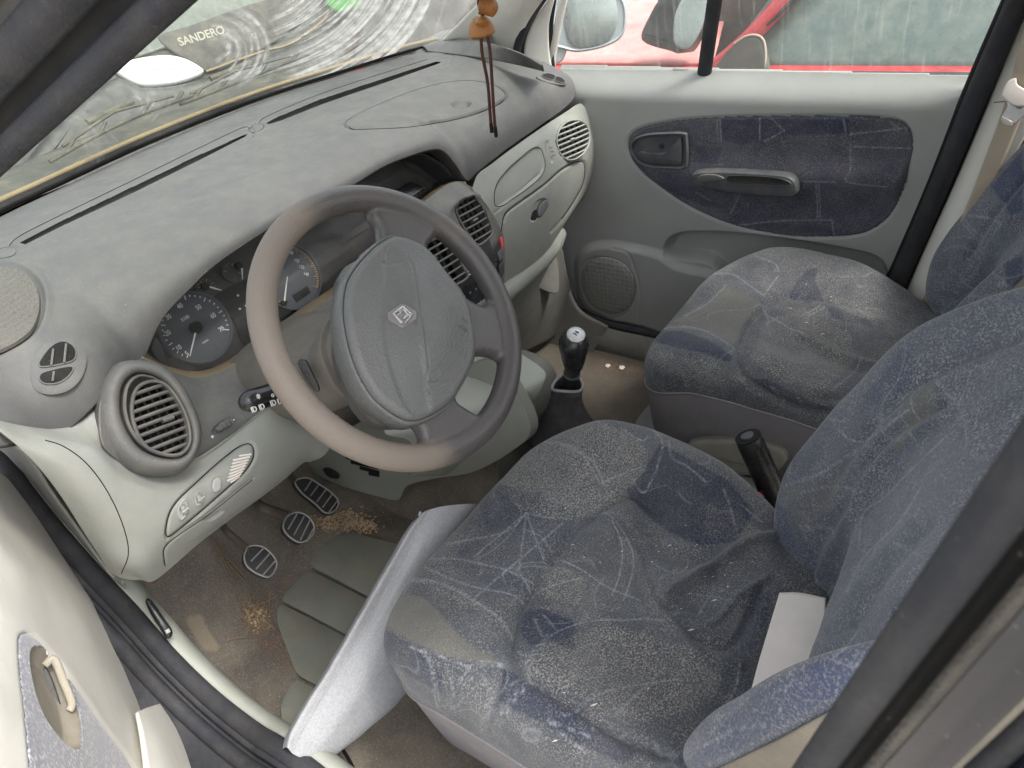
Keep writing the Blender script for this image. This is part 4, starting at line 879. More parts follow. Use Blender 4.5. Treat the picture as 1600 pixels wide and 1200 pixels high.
V, *_ = strip_sweep('x', Qb, Qt, seg(.040, .0425, .002, -.0002), None, RD); M['teal'] = plastic('teal_highlight', (96, 130, 130), .3, .1); sheet('highlight_strip', V, M['teal'], RD)  # teal highlight on the door paint, made as a coloured strip
# roof, header, far pillars, rear shell: closes the cabin as in the car
def quad(name, pts, mat, th_=.01, parent=BODY, n=8): 
    a, b, c, d = [np.array(p, float) for p in pts]; t = np.linspace(0, 1, n)[:, None]; A = np.stack([(a+(b-a)*t)*(1-s)+(d+(c-d)*t)*s for s in np.linspace(0, 1, n)])
    return sheet(name, A, mat, parent, thick=th_)
M['lining'] = plastic('head_lining', (176, 172, 160), .9, .1, (150, 140, 120), .5, .05)
quad('roof', [(.14, -.02, 1.23), (1.28, -.02, 1.23), (1.24, -1.9, 1.27), (.18, -1.9, 1.27)], M['lining'])
# passenger-side windscreen pillar and its quarter window frame
pil = [[(1.36, .68, .78), (1.345, .45, .90), (1.31, .2, 1.04), (1.27, -.03, 1.21)], [(1.30, .74, .80), (1.285, .52, .92), (1.255, .27, 1.06), (1.215, .0, 1.22)]]
q0 = [Z(812, 88, .80), Z(848, 110, .775), Z(862, 126, .74)]
fa = [[X(690, 64, 1.36), X(745, 8, 1.31), X(790, -40, 1.28)], [X(760, 66, 1.36), X(800, 22, 1.32), X(835, -30, 1.28)], [X(808, 86, 1.38), X(822, 40, 1.36), X(858, -14, 1.33)]]
sheet('windscreen_pillar', patch_grid(fa, 40, 20), M['doorcream'], BODY, thick=.004)
sheet('pillar_inner', patch_grid([[X(790, 100, 1.43), X(800, 60, 1.42), X(815, 20, 1.41), X(840, -30, 1.39)], [X(870, 126, 1.43), X(864, 80, 1.43), X(864, 36, 1.42), X(874, -30, 1.41)]], 30, 10), M['rubber'], BODY, thick=.003)
sheet('corner_filler', patch_grid([[Z(640, 95, .790), Z(690, 90, .790), Z(760, 100, .785)], [Z(650, 66, .80), Z(700, 46, .82), Z(770, 40, .84)]], 20, 8), M['fascia'], BODY)
fb = crom([X(806, 86, 1.372), X(812, 60, 1.372), X(826, 25, 1.365), (X(850, -6, 1.355)), X(880, -30, 1.34)], 40); tube('quarter_seal', fb, .010, M['rubber'], BODY, 10)
fc = [[X(818, 92, 1.385), X(822, 62, 1.385), X(838, 26, 1.38), X(862, -6, 1.37)], [X(866, 128, 1.40), X(858, 80, 1.40), X(858, 36, 1.395), X(868, -6, 1.39)]]
sheet('quarter_trim', patch_grid(fc, 40, 12), M['doorcream'], BODY, thick=.004)
# far door pillar: seal, trim and belt housing
sheet('pillar_backing', patch_grid([[X(1385, 480, 1.43), X(1450, 320, 1.43), X(1530, 120, 1.43), X(1620, -100, 1.42)], [X(1600, 560, 1.43), X(1700, 320, 1.43), X(1780, 120, 1.43), X(1850, -100, 1.42)]], 20, 6), M['rubber'], BODY)
tube('far_door_seal', crom([X(1388, 470, 1.40), X(1420, 400, 1.40), X(1470, 285, 1.40), X(1530, 140, 1.395), X(1600, -20, 1.37), X(1650, -140, 1.34)], 60), .019, M['rubber'], BODY, 12)
tube('far_seal_lip', crom([X(1376, 470, 1.41), X(1408, 400, 1.41), X(1458, 285, 1.41), X(1516, 140, 1.405), X(1586, -20, 1.38)], 60), .012, M['black'], BODY, 12)
bp = [[X(1398, 500, 1.40), X(1440, 400, 1.40), X(1490, 290, 1.40), X(1545, 160, 1.40), X(1590, 50, 1.39), X(1640, -60, 1.37)],
      [X(1425, 500, 1.37), X(1470, 400, 1.37), X(1525, 280, 1.37), X(1580, 160, 1.37), X(1625, 60, 1.36), X(1670, -60, 1.34)],
      [X(1440, 520, 1.37), X(1500, 410, 1.37), X(1560, 290, 1.37), X(1625, 170, 1.37), X(1670, 60, 1.36), X(1720, -60, 1.34)]]
sheet('far_pillar_trim', patch_grid(bp, 60, 24), M['doorcream'], BODY, thick=.004)
tube('pillar_joint', [X(1553, 160, 1.371), X(1575, 158, 1.368), X(1625, 168, 1.368)], .0012, M['lowgrey'], BODY, 6)
quad('rear_side_panel', [(1.42, -.60, -.05), (1.42, -2.0, -.05), (1.42, -2.0, .72), (1.42, -.60, .72)], M['greydark'])
quad('rear_window_frame', [(1.42, -.62, .72), (1.42, -.74, .72), (1.30, -.74, 1.25), (1.30, -.62, 1.25)], M['greydark'])
quad('rear_bulkhead', [(.0, -1.95, -.05), (1.42, -1.95, -.05), (1.42, -1.95, .85), (.0, -1.95, .85)], M['greydark'])
quad('near_rear_panel', [(-.03, -.75, -.05), (-.03, -2.0, -.05), (-.03, -2.0, .72), (-.03, -.75, .72)], M['greydark'])
quad('firewall', [(-.05, .93, -.1), (1.45, .93, -.1), (1.45, .86, .77), (-.05, .86, .77)], M['black'])
quad('scuttle_side', [(1.44, .42, -.1), (1.44, .95, -.1), (1.44, .80, .74), (1.44, .42, .70)], M['greydark'])
quad('kick_panel', [(-.02, .56, -.05), (-.02, .95, -.05), (-.02, .86, .72), (-.02, .56, .60)], M['lowgrey'])
# sill and seal of the far door
fs = [X(862, 372, 1.405), X(872, 430, 1.40), X(895, 478, 1.395), X(940, 502, 1.39), X(1000, 517, 1.39), X(1100, 535, 1.39), X(1350, 570, 1.39)]
tube('far_door_opening_seal', crom(fs, 80), .013, M['rubber'], BODY, 10)
V = np.stack([crom([v+np.array(o) for v in fs[1:]], 60) for o in ((-.008, -.0, -.004), (-.02, -.01, -.012), (-.035, -.01, -.045), (-.04, -.01, -.12))]); sheet('far_sill_trim', V, M['lowgrey'], BODY)
ks = [[X(880, 392, 1.385), X(884, 430, 1.38), X(905, 482, 1.37), X(950, 510, 1.37)], [X(800, 440, 1.36), X(820, 500, 1.34), X(868, 550, 1.34), X(920, 560, 1.34)]]
sheet('far_kick_trim', patch_grid(ks, 30, 14), M['lowgrey'], BODY)
# ================================================================== WINDSCREEN
xs = np.linspace(-.02, 1.40, 520); ysb = interp(xs, [(-.06, .61), (.1, .71), (.26, .765), (.35, .785), (.61, .838), (.897, .847), (1.14, .80), (1.30, .76), (1.42, .70)])
A = np.stack([np.stack([xs*(1-.16*t)+.70*.16*t, ysb*(1-t)+(.06-.25*(xs-.7)**2)*t, 0*xs+.797+.43*t+.03*math.sin(math.pi*t)], 1) for t in np.linspace(0, 1, 240)])
P = proj(A.reshape(-1, 3))
def arcs(c, r0, r1, n, a0, a1, seed):
    r = np.random.default_rng(seed); d = np.hypot(*(P-np.array(c)).T*np.array([[1.], [1.35]])); an = np.degrees(np.arctan2(-(P[:, 1]-c[1]), P[:, 0]-c[0])); f = 0
    for k in range(n):
        rr = r.uniform(r0, r1); w = r.uniform(.8, 2.6); s, e = sorted(r.uniform(a0, a1, 2)); e += 20
        f = f+r.uniform(.15, .6)*np.exp(-((d-rr+3*np.sin(an*.07+k))/w)**2)*sm((an-s)/8)*sm((e-an)/8)
    return f
fine = np.clip(noise2(P[:, 0]/20, P[:, 1]/20, 6, 14, 6)*.7+.6, .15, 1.2)
smear = .75*arcs((322, 78), 22, 120, 60, -75, 65, 1)+.6*arcs((200, 160), 10, 70, 26, -60, 60, 3)+.5*arcs((60, 250), 60, 130, 14, -10, 60, 5)
smear = smear+1.0*arcs((360, -70), 120, 330, 150, -75, -8, 2)*sm((P[:, 0]-400)/70)
right = sm((P[:, 0]-430)/190); smear = np.clip(smear*fine, 0, .8)+right*(.12+.26*np.clip(noise2(P[:, 0]/100, P[:, 1]/100, 9, 4), 0, 1))
WSC = thing('windscreen', 'dirty windscreen glass with curved wiper smears above the dashboard', 'windscreen', (.7, .8, .8))
o = sheet('glass', A, M['screen'], WSC, attrs={'smear': np.clip(smear, 0, .85)}, thick=0)
edge = A[0]+np.array([0, -.003, .0045]); tube('bottom_seal', edge, .007, M['black'], WSC, 8)
M['tan'] = plastic('dried_tan_sealant', (118, 104, 78), .8, .5, (96, 86, 66)); tube('glue_line', A[0]+np.array([0, .012, .012]), .0048, M['tan'], WSC, 8)
# scuttle panel and wipers outside
cowl = [[(x, y+.02, .79) for x, y in zip(xs[::52], ysb[::52])], [(x, y+.12, .795) for x, y in zip(xs[::52], ysb[::52])], [(x, y+.22, .80) for x, y in zip(xs[::52], ysb[::52])]]
M['cowl'] = plastic('scuttle_plastic', (58, 60, 55), .8, .4, (120, 110, 88)); sheet('scuttle_panel', patch_grid([np.array(r) for r in cowl], 80, 10), M['cowl'], BODY)
def wiper(pts, label, z0):
    w = thing('windscreen_wiper', label, 'wiper', pts[0], 'windscreen wipers'); C = crom(pts, 40)
    tube('blade', C, .0035, M['cowl'], w, 8); tube('arm', [C[12]+np.array([0, .02, .02]), C[24]+np.array([0, .015, .022])], .006, M['cowl'], w, 8)
    for i in (4, 12, 24, 34): tube('claw', [C[i], C[min(39, i+3)]+np.array([0, .004, .012])], .0035, M['cowl'], w, 6)
    tube('bridge', [C[4]+np.array([0, .004, .010]), C[18]+np.array([0, .008, .020]), C[34]+np.array([0, .004, .010])], .003, M['cowl'], w, 6)
def outp(px, py):  # point just outside the glass
    i = np.hypot(P[:, 0]-px, P[:, 1]-py).argmin(); return A.reshape(-1, 3)[i]+np.array([0, .012, .010])
wiper([outp(*q) for q in ((88, 262), (160, 222), (230, 188), (310, 158))], 'wiper lying along the bottom of the windscreen above the left half of the dash', 0)
wiper([outp(*q) for q in ((290, 172), (370, 140), (440, 112), (490, 92))], 'wiper with its flat tip raised above the middle of the dash', 0)
# ================================================================== FLOOR FITTINGS
def onfloor(px, py, lift=0.):
    p = Z(px, py, -.06)
    for _ in range(30): p = Z(px, py, float(floor_z(p[0], p[1]))*.5+p[2]*.5)
    return p+np.array([0, 0, lift])
MAT_ = thing('floor_mat', 'grey-green ribbed rubber heel mat on the dusty driver side carpet', 'floor mat', onfloor(520, 930))
def mat_piece(L, par=MAT_):
    C = linres(np.vstack([L, L[:1]]), 61)[:-1]; V0 = np.array([onfloor(a, b, .0) for a, b in C])
    for _ in range(2): V0 = (np.roll(V0, 1, 0)+2*V0+np.roll(V0, -1, 0))/4
    pl = np.linalg.lstsq(np.c_[V0[:, :2], np.ones(60)], V0[:, 2], rcond=None)[0]; V0[:, 2] = np.c_[V0[:, :2], np.ones(60)]@pl
    V1 = V0+np.array([0, 0, .009]); c = V1.mean(0); V2 = c+(V1-c)*.97+np.array([0, 0, .001])
    V = np.vstack([V0, V1, V2, c+np.array([[0, 0, .001]])]); F = [tuple(f) for f in gridfaces(3, 60, True)]+[(120+i, 120+(i+1) % 60, 180) for i in range(60)]; mesh('heel_pad', V, F, M['matrub'], par, auto=40)
mat_piece([(500, 852), (545, 836), (612, 852), (660, 868), (640, 905), (604, 950), (484, 889)])
mat_piece([(481, 893), (602, 954), (568, 1008), (439, 942), (458, 916)])
mat_piece([(437, 946), (566, 1012), (520, 1085), (466, 1060), (455, 1030), (434, 975)])
mat_piece([(464, 1064), (518, 1089), (480, 1150), (450, 1168), (441, 1110), (452, 1080)])
# pedals
def pedal(name, label, out, yv, bars, armpts, n, arm_r=.008, trim=True, loc=None):
    cpx = np.mean(out, 0); fr = Frame(Y(cpx[0], cpx[1], yv), n); t = thing(name, label, 'pedal', fr.p, 'foot pedals')
    O = fr.poly(curve2(out, 48, True)); pad = loft_outline('pedal_pad', fr, O, [(.001, -.012)]+rprof(.004, .003), M['dark'], t, back=True)
    ringp = fr.poly(curve2(out, 48, True)); P3 = [fr.at(*q, .0045) for q in (ringp+(ringp.mean(0)-ringp)*.06)]; tube('pad_trim', P3, .0019, M['padedge'], t, 6, closed=True)
    for a, b in bars: tube('grip_bar', [fr.at(*fr.two(*a), .0050), fr.at(*fr.two(*b), .0050)], .0016, M['padedge'], t, 6)
    A3 = crom(armpts, 16); tube('pedal_arm', A3, arm_r, M['metal'], t, 10); return t
pn = (0.05, -.72, .70)
pedal('clutch_pedal', 'leftmost rubber foot pedal with metal ribs on a bent arm', [(379, 868), (388, 853), (410, 854), (428, 870), (433, 885), (422, 903), (404, 900), (384, 886)], .40,
      [((391, 878), (411, 857)), ((399, 890), (421, 865)), ((410, 899), (430, 876))], [Y(392, 862, .415), Y(372, 845, .45), Y(350, 825, .49), Y(340, 800, .56)], pn, .007)
pedal('brake_pedal', 'middle rubber foot pedal with metal ribs on a broad arm', [(440, 826), (446, 808), (462, 800), (480, 806), (491, 822), (488, 838), (470, 850), (452, 842)], .40,
      [((449, 828), (463, 804)), ((458, 837), (474, 808)), ((468, 845), (483, 814)), ((477, 848), (489, 826))], [Y(452, 808, .42), Y(430, 800, .46), Y(405, 790, .50), Y(395, 770, .58)], pn, .011)
pedal('accelerator_pedal', 'rightmost long foot pedal with metal ribs beside the tunnel trim', [(458, 752), (478, 746), (500, 758), (520, 772), (530, 786), (524, 800), (508, 804), (490, 788), (468, 770)], .46,
      [((475, 768), (487, 750)), ((484, 776), (498, 757)), ((494, 785), (509, 765)), ((503, 794), (518, 773)), ((513, 801), (527, 782))], [Y(470, 762, .49), Y(455, 745, .53), Y(450, 720, .60)], pn, .008)
# tunnel side trim with slanted outlet slots, and the cream console nose
TN = thing('centre_console', 'grey-green centre console and tunnel trim with slanted vent slots below the dash', 'console', (.66, .15, 0))
tp = [(470, 722), (520, 690), (560, 660), (640, 620), (760, 560), (800, 600), (830, 670), (800, 705), (740, 738), (680, 748), (636, 760), (622, 782), (585, 775), (540, 762), (500, 745)]
TFm = Frame(X(620, 700, .575), (-1, -.08, .35)); TP = TFm.poly(tp)
loft_outline('tunnel_side', TFm, crom(TP, 120, True), [(0, -.03)]+rprof(0.0, .002), M['tunnel'], TN, smooth=True)
for a, b in (((532, 706), (554, 712)), ((540, 714), (572, 722)), ((548, 722), (590, 731)), ((562, 731), (592, 739)), ((576, 740), (592, 743))):
    tube('vent_slot', [TFm.at(*TFm.two(*a, .002), .0012), TFm.at(*TFm.two(*b, .002), .0012)], .0045, M['black'], TN, 8, flat=.35, up=TFm.n)
loft_outline('moulded_badge', TFm, TFm.poly(curve2([(505, 733), (515, 731), (530, 740), (528, 748), (514, 745)], 24, True)), rprof(.002, .001), M['dark'], TN)
def blob(name, cen, ex, h, mat, parent, n=3.5, rtop=.02, taper=1., nseg=96):
    """upright rounded box: outline superellipse in XY, filleted top"""
    a = np.linspace(0, 2*math.pi, nseg, endpoint=False); o = np.stack([ex[0]*np.sign(np.cos(a))*np.abs(np.cos(a))**(2/n), ex[1]*np.sign(np.sin(a))*np.abs(np.sin(a))**(2/n)], 1)
    fr = Frame(cen, (0, 0, 1)); pr = [(-.0, 0), (0, (h-rtop)*.5)]+[(rtop*(1-math.cos(b)), h-rtop+rtop*math.sin(b)) for b in np.linspace(0, math.pi/2, 7)]+[(rtop*2, h+.001)]
    return loft_outline(name, fr, o, pr, mat, parent)
nose = [[X(600, 640, .60), X(680, 600, .60), X(735, 565, .60), X(790, 545, .60)], [X(640, 700, .575), X(720, 665, .575), X(790, 640, .575), X(835, 600, .60)]]
nt = [[Z(690, 560, .36), Z(745, 545, .36), Z(800, 548, .36), Z(838, 568, .358)],
      [Z(650, 610, .36), Z(720, 590, .36), Z(790, 575, .36), Z(852, 582, .352)],
      [Z(600, 672, .345), Z(680, 652, .345), Z(770, 625, .34), Z(850, 598, .338)],
      [Z(640, 690, .30), Z(700, 680, .30), Z(776, 650, .30), Z(842, 618, .305)],
      [Z(655, 730, .20), Z(705, 722, .20), Z(775, 690, .21), Z(830, 655, .22)],
      [Z(640, 745, .16), Z(700, 740, .15), Z(770, 715, .15), Z(825, 680, .16)]]
G = patch_grid(nt, 120, 120); N = facing(G, normals(G)); P = proj(G.reshape(-1, 3)); D = -.003*gro(P, curve2([(650, 700), (690, 722), (740, 705), (800, 668), (846, 618)], 40), 2)
sheet('console_nose', G+N*D.reshape(120, -1, 1), M['console'], TN)
sheet('console_body', patch_grid([[(.62, .30, .30), (.72, .30, .30), (.84, .30, .30)], [(.62, .12, .28), (.72, .11, .28), (.84, .10, .29)], [(.62, .11, .10), (.72, .10, .12), (.84, .09, .10)]], 30, 30), M['lowgrey'], TN)
# gear lever
GL = thing('gear_lever', 'black gear lever with a chrome-topped knob and loose leather gaiter', 'gear lever', (.745, .02, .14))
gk = X(898, 545, .745); gb = X(888, 625, .745); axg = (gk-gb)/np.linalg.norm(gk-gb)
KT = X(897, 520, .745); kb = X(896, 574, .745); d = (kb-KT); L_ = np.linalg.norm(d)
def kr(t): return .0285*(np.interp(t, [0, .06, .2, .35, .6, .85, 1], [.45, .72, .95, 1.0, .86, .72, .60]))
tube('knob', [KT+d*t for t in np.linspace(0, 1, 24)], kr, M['darkgloss'], GL, 28)
KF2 = Frame(KT+np.array([-.004, -.006, -.001]), -d/L_+np.array([-.28, -.3, 0])); loft_outline('gear_pattern_cap', KF2, .017*np.stack([np.cos(th), np.sin(th)], 1), [(0, -.004), (0, .002), (.003, .0045), (.010, .006)], M['chrome'], GL)
text_mesh('gear_pattern', 'H', .013, KF2.mat(0, 0, .0065), M['dark'], GL)
tube('collar', [X(896, 572, .745), X(893, 584, .745)], .0155, M['dark'], GL, 20); tube('shaft', [X(895, 578, .745), X(886, 620, .745)], .0085, M['black'], GL, 16); tube('ring', [X(894, 583, .745), X(893.5, 586, .745)], .0165, M['bezel'], GL, 20)
gt = X(886, 600, .745); rows = []
M['leather'] = plastic('black_leather', (58, 56, 58), .45, .25, (110, 104, 96), .6, .1, gscale=450)
for i, (t, r) in enumerate(((0, .030), (.08, .031), (.2, .030), (.4, .036), (.6, .046), (.8, .056), (1, .066))):
    a = np.linspace(0, 2*math.pi, 97)[:-1]; cz = gt[2]-.002-t*.135; R_ = r*(1+.10*np.sin(3*a+1.1)*(t**.5)+.07*np.sin(5*a+4*t)*t)
    sq = (np.abs(np.cos(a))**4+np.abs(np.sin(a))**4)**-.25; R_ = R_*(1*(1-.6*t)+sq*.6*t)
    rows.append(np.stack([gt[0]+R_*np.cos(a), gt[1]+.02*t+R_*np.sin(a), cz+0*a+.006*np.sin(2*a+1)*(t < .1)], 1))
G = np.stack(rows); GG = []
for i in range(6):
    for s_ in np.linspace(0, 1, 6, endpoint=False): GG.append(G[i]*(1-s_)+G[i+1]*s_)
GG.append(G[-1]); GG = np.stack(GG); o = mesh('gaiter', GG.reshape(-1, 3), gridfaces(len(GG), 96, True)[:, ::-1], M['leather'], GL); solid(o, .0015)
tube('gaiter_lining', GG[0][::4]+np.array([0, 0, .001]), .003, M['skirt'], GL, 6, closed=True)
# handbrake
HB = thing('handbrake', 'black handbrake lever with a release button between the front seats', 'handbrake', (.70, -.45, .12))
h0 = X(1170, 686, .70); h1 = X(1222, 800, .70); hd = (h1-h0); hd /= np.linalg.norm(hd)
tube('grip', [h0+(h1-h0)*t for t in np.linspace(0, 1, 20)]+[h1+hd*.08], lambda t: .0218 if t > .04 else .0200, M['darkgloss'], HB, 22)
tube('end_cap', [h0-hd*.004, h0+hd*.002], .0202, M['dark'], HB, 22); tube('release_button', [h0-hd*.008, h0], .0105, M['bezel'], HB, 18); tube('cap_ring', [h0-hd*.0055, h0-hd*.003], .0210, M['black'], HB, 22)
# console between the seats
CB = thing('rear_console', 'grey plastic console around the handbrake between the front seats', 'console', (.72, -.3, .05))
loft_outline('console_box', Frame((.745, -.42, .02), (0, 0, 1)), crom([(-.085, -.20), (.085, -.20), (.085, .2), (.04, .27), (-.05, .27), (-.085, .2)], 60, True), [(0, -.05), (0, .11), (.006, .12), (.02, .124)], M['lowgrey'], CB)
cf = Frame(Z(1040, 680, .06), (0, 0, 1)); loft_outline('front_ramp', cf, crom(cf.poly([(985, 690), (1018, 628), (1040, 640), (1075, 705), (1110, 750), (1060, 760)]), 50, True), [(0, -.08), (0, .0), (.003, .003)], M['lowgrey'], CB)
M['lever'] = plastic('handle_taupe', (128, 125, 114), .5, .2)
sh = Frame(X(1150, 710, .852), (-1, -.05, .25)); SH = loft_outline('seat_height_handle', sh, sh.poly(curve2([(1075, 700), (1082, 686), (1110, 682), (1170, 683), (1215, 692), (1232, 705), (1228, 722), (1205, 735), (1150, 738), (1100, 730), (1078, 715)], 60, True)), rprof(.02, .010, -.004), M['lever'], CB)
loft_outline('finger_recess', sh, sh.poly(curve2([(1088, 704), (1100, 700), (1140, 712), (1180, 722), (1172, 730), (1130, 726), (1098, 716)], 40, True), ), [(-.001, .0205), (0, .0212), (.001, .0206), (.003, .0195)], M['lowgrey'], CB)
# ================================================================== SEATS
def seat_shell(fr, hw, hd, H, re, side, nphi=560, nsd=26, ned=26, ntop=150, n=4.5, taper=.04, tp=0., warp=None):
    """rounded block: outline superellipse, filleted edge, top height H(x, y). returns grid rows from skirt bottom to centre"""
    a = np.linspace(0, 2*math.pi, 4001); o = np.stack([hw*np.sign(np.cos(a))*np.abs(np.cos(a))**(2/n), hd*np.sign(np.sin(a))*np.abs(np.sin(a))**(2/n)], 1)
    if tp: nn_ = np.where((o[:, 0] < 0), 5.5, np.where(o[:, 1] > 0, 4.2, 3.2)); o = np.stack([hw*np.sign(np.cos(a))*np.abs(np.cos(a))**(2/nn_), hd*np.sign(np.sin(a))*np.abs(np.sin(a))**(2/nn_)], 1)
    if warp: o = warp(o)
    s = np.r_[0, np.cumsum(np.linalg.norm(np.diff(o, axis=0), axis=1))]; q = np.linspace(0, s[-1], nphi, endpoint=False)
    O = np.stack([np.interp(q, s, o[:, j]) for j in (0, 1)], 1); rO = np.linalg.norm(O, axis=1, keepdims=True); U_ = O/rO
    O = O*np.stack([1-(O[:, 0] > 0)*tp*sm((-O[:, 1]/hd+.3)/1.3), 1-.015*sm((O[:, 0]/hw+.2)/1.2)*(O[:, 1] > 0)], 1)
    rO = np.linalg.norm(O, axis=1, keepdims=True); U_ = O/rO
    rows = []
    for z in np.linspace(-side, 0, nsd, endpoint=False):
        k = 1-taper*(-z/side)**1.5; rows.append(np.c_[O*k, H(O[:, 0], O[:, 1])-re+z])
    for b in np.linspace(0, math.pi/2, ned, endpoint=False):
        Q = O-U_*re*(1-math.cos(b)); rows.append(np.c_[Q, H(Q[:, 0], Q[:, 1])-re+re*math.sin(b)])
    for t in np.linspace(0, 1, ntop)**.85:
        Q = (O-U_*re)*(1-t*.999); rows.append(np.c_[Q, H(Q[:, 0], Q[:, 1])])
    R_ = np.stack(rows); A = fr.p+R_[..., :1]*fr.x+R_[..., 1:2]*fr.y+R_[..., 2:]*fr.n
    return A, R_
def closed_normals(A):
    Ap = np.concatenate([A[:, -1:], A, A[:, :1]], 1); N = np.cross(np.gradient(Ap, axis=1), np.gradient(Ap, axis=0))[:, 1:-1]; N /= np.linalg.norm(N, axis=2, keepdims=True)+1e-12; return N
def seat_part(name, A, D, mat, parent, attrs=None, rows=None, flip=False, wr=None):
    N = closed_normals(A); s = np.sign((N*(A-A.reshape(-1, 3).mean(0))).sum(2).mean()); B = A+N*s*D[..., None]
    if rows is not None: B = B[rows[0]:rows[1]]; attrs = {k: v[rows[0]:rows[1]] for k, v in (attrs or {}).items()}
    F = gridfaces(B.shape[0], B.shape[1], True)
    p = B.reshape(-1, 3); f0 = F[len(F)//2]; nn = np.cross(p[f0[1]]-p[f0[0]], p[f0[2]]-p[f0[0]])
    if s < 0: F = F[:, ::-1]
    if flip: F = F[:, ::-1]
    return mesh(name, p, F, mat, parent, attrs={k: v.reshape(-1) for k, v in (attrs or {}).items()})
def lines_attr(P, LL, w=1.15):
    f = np.zeros(len(P))
    for L in LL: f = np.maximum(f, gro(P, curve2(L, 26) if len(L) > 2 else L, w))
    return f
bol = lambda x, a=.15, b=.25: sm((np.abs(x)-a)/(b-a))
# ---- driver cushion
def Hd(x, y):
    return .012+.032*bol(x, .10, .21)*sm((.26-y)/.22)*(1-.55*sm((-y-.02)/.25))-.016*sm((-y-.02)/.24)-.028*sm((x-.08)/.14)*sm((-y-.0)/.2)+.014*sm((y-.02)/.15)-.030*sm((y-.14)/.14)-.006*np.exp(-((x/.1)**2))
DS = thing('driver_seat', 'nearest front seat in dusty blue-grey patterned velour with a sagging crumpled cushion', 'car seat', (.385, -.3, -.05))
cf_ = Frame((.380, -.302, .345), (0, -.03, 1)); cf_.x = np.array([1., 0, 0]); cf_.y = np.cross(cf_.n, cf_.x)
A, R_ = seat_shell(cf_, .268, .287, Hd, .05, .23, n=3.3, taper=.10, tp=.20)
P = proj(A.reshape(-1, 3)); sh_ = A.shape[:2]
top = (R_[..., 2] > -.06).reshape(-1).astype(float)
D = np.zeros(len(P))
seam1 = curve2([(1035, 800), (985, 775), (940, 798), (899, 833), (867, 873), (834, 922), (814, 955), (806, 983), (803, 1024), (826, 1060), (875, 1093), (928, 1125), (981, 1158), (1042, 1182)], 90)
D -= .0075*gro(P, seam1, 8)+.003*gro(P, seam1, 2.5)
D += .006*gro(P, curve2([(940, 800), (989, 861), (1017, 926), (1046, 971), (1078, 1007), (1119, 1028), (1155, 1040)], 40), 9)
D += .013*gro(P, curve2([(1040, 928), (1085, 900), (1130, 870), (1170, 848), (1215, 838)], 40), 8)
D -= .007*gro(P, curve2([(1000, 895), (1040, 945), (1090, 930), (1130, 900), (1180, 880)], 40), 16)
D -= .010*gro(P, curve2([(1010, 800), (1040, 850), (1080, 860), (1120, 880)], 40), 20)
D += .006*gro(P, curve2([(1060, 960), (1110, 975), (1150, 935), (1195, 905)], 40), 7)
D -= .006*gro(P, curve2([(1085, 995), (1140, 1010), (1175, 960), (1190, 930)], 40), 10)
D += .005*gro(P, curve2([(1010, 760), (1080, 790), (1150, 830), (1200, 860)], 30), 16)
D -= .006*gro(P, curve2([(784, 1040), (781, 1066), (772, 1095), (757, 1137)], 20), 4)
D += .0020*noise2(R_[..., 0].ravel(), R_[..., 1].ravel(), 30, 11)*top
blue = np.zeros(len(P))
for L, k in (([(810, 965), (818, 950), (851, 950), (899, 970), (900, 1020), (859, 1005), (830, 1010), (808, 990)], .8), ([(858, 780), (905, 800), (895, 830), (840, 905), (800, 940), (700, 880), (760, 800), (800, 760)], .35),
             ([(1030, 690), (1060, 705), (1140, 750), (1180, 800), (1150, 850), (1090, 850), (1045, 830), (985, 780), (975, 765), (1005, 735)], .9), ([(580, 978), (610, 985), (650, 1010), (690, 1050), (700, 1090), (640, 1060), (600, 1030)], .6),
             ([(784, 1040), (830, 1062), (930, 1130), (1000, 1170), (980, 1200), (840, 1130), (775, 1095)], .75), ([(740, 770), (770, 750), (800, 760), (860, 790), (850, 830), (760, 830)], .5), ([(1130, 1180), (1160, 1120), (1190, 1040), (1210, 930), (1180, 900), (1110, 1100)], .45)):
    blue = np.maximum(blue, k*pit(P, L, 4))
olive = .9*pit(P, curve2([(591, 975), (610, 945), (631, 928), (656, 930), (684, 951), (712, 983), (741, 1007), (784, 1036), (729, 1034), (684, 1022), (631, 996), (608, 982)], 60, True), 4)
dusty = np.zeros(len(P))
for L, k in (([(770, 755), (800, 700), (860, 655), (930, 650), (1000, 685), (1012, 700), (1010, 725), (990, 770), (950, 790), (900, 815), (850, 812), (810, 795)], 1.), ([(820, 1050), (850, 1000), (960, 975), (1080, 1010), (1130, 1060), (1090, 1110), (1000, 1130), (900, 1090)], .9), ([(1105, 785), (1160, 800), (1192, 832), (1130, 852), (1095, 830)], 1.), ([(850, 880), (925, 900), (905, 950), (838, 930)], .7), ([(640, 905), (672, 906), (745, 940), (802, 991), (800, 1000), (740, 955), (680, 925)], .6)): dusty = np.maximum(dusty, k*pit(P, L, 5))
for L, k in (([(950, 815), (1000, 870), (985, 960), (880, 965), (845, 940), (880, 870)], .25),): olive = np.maximum(olive, k*pit(P, L, 8))
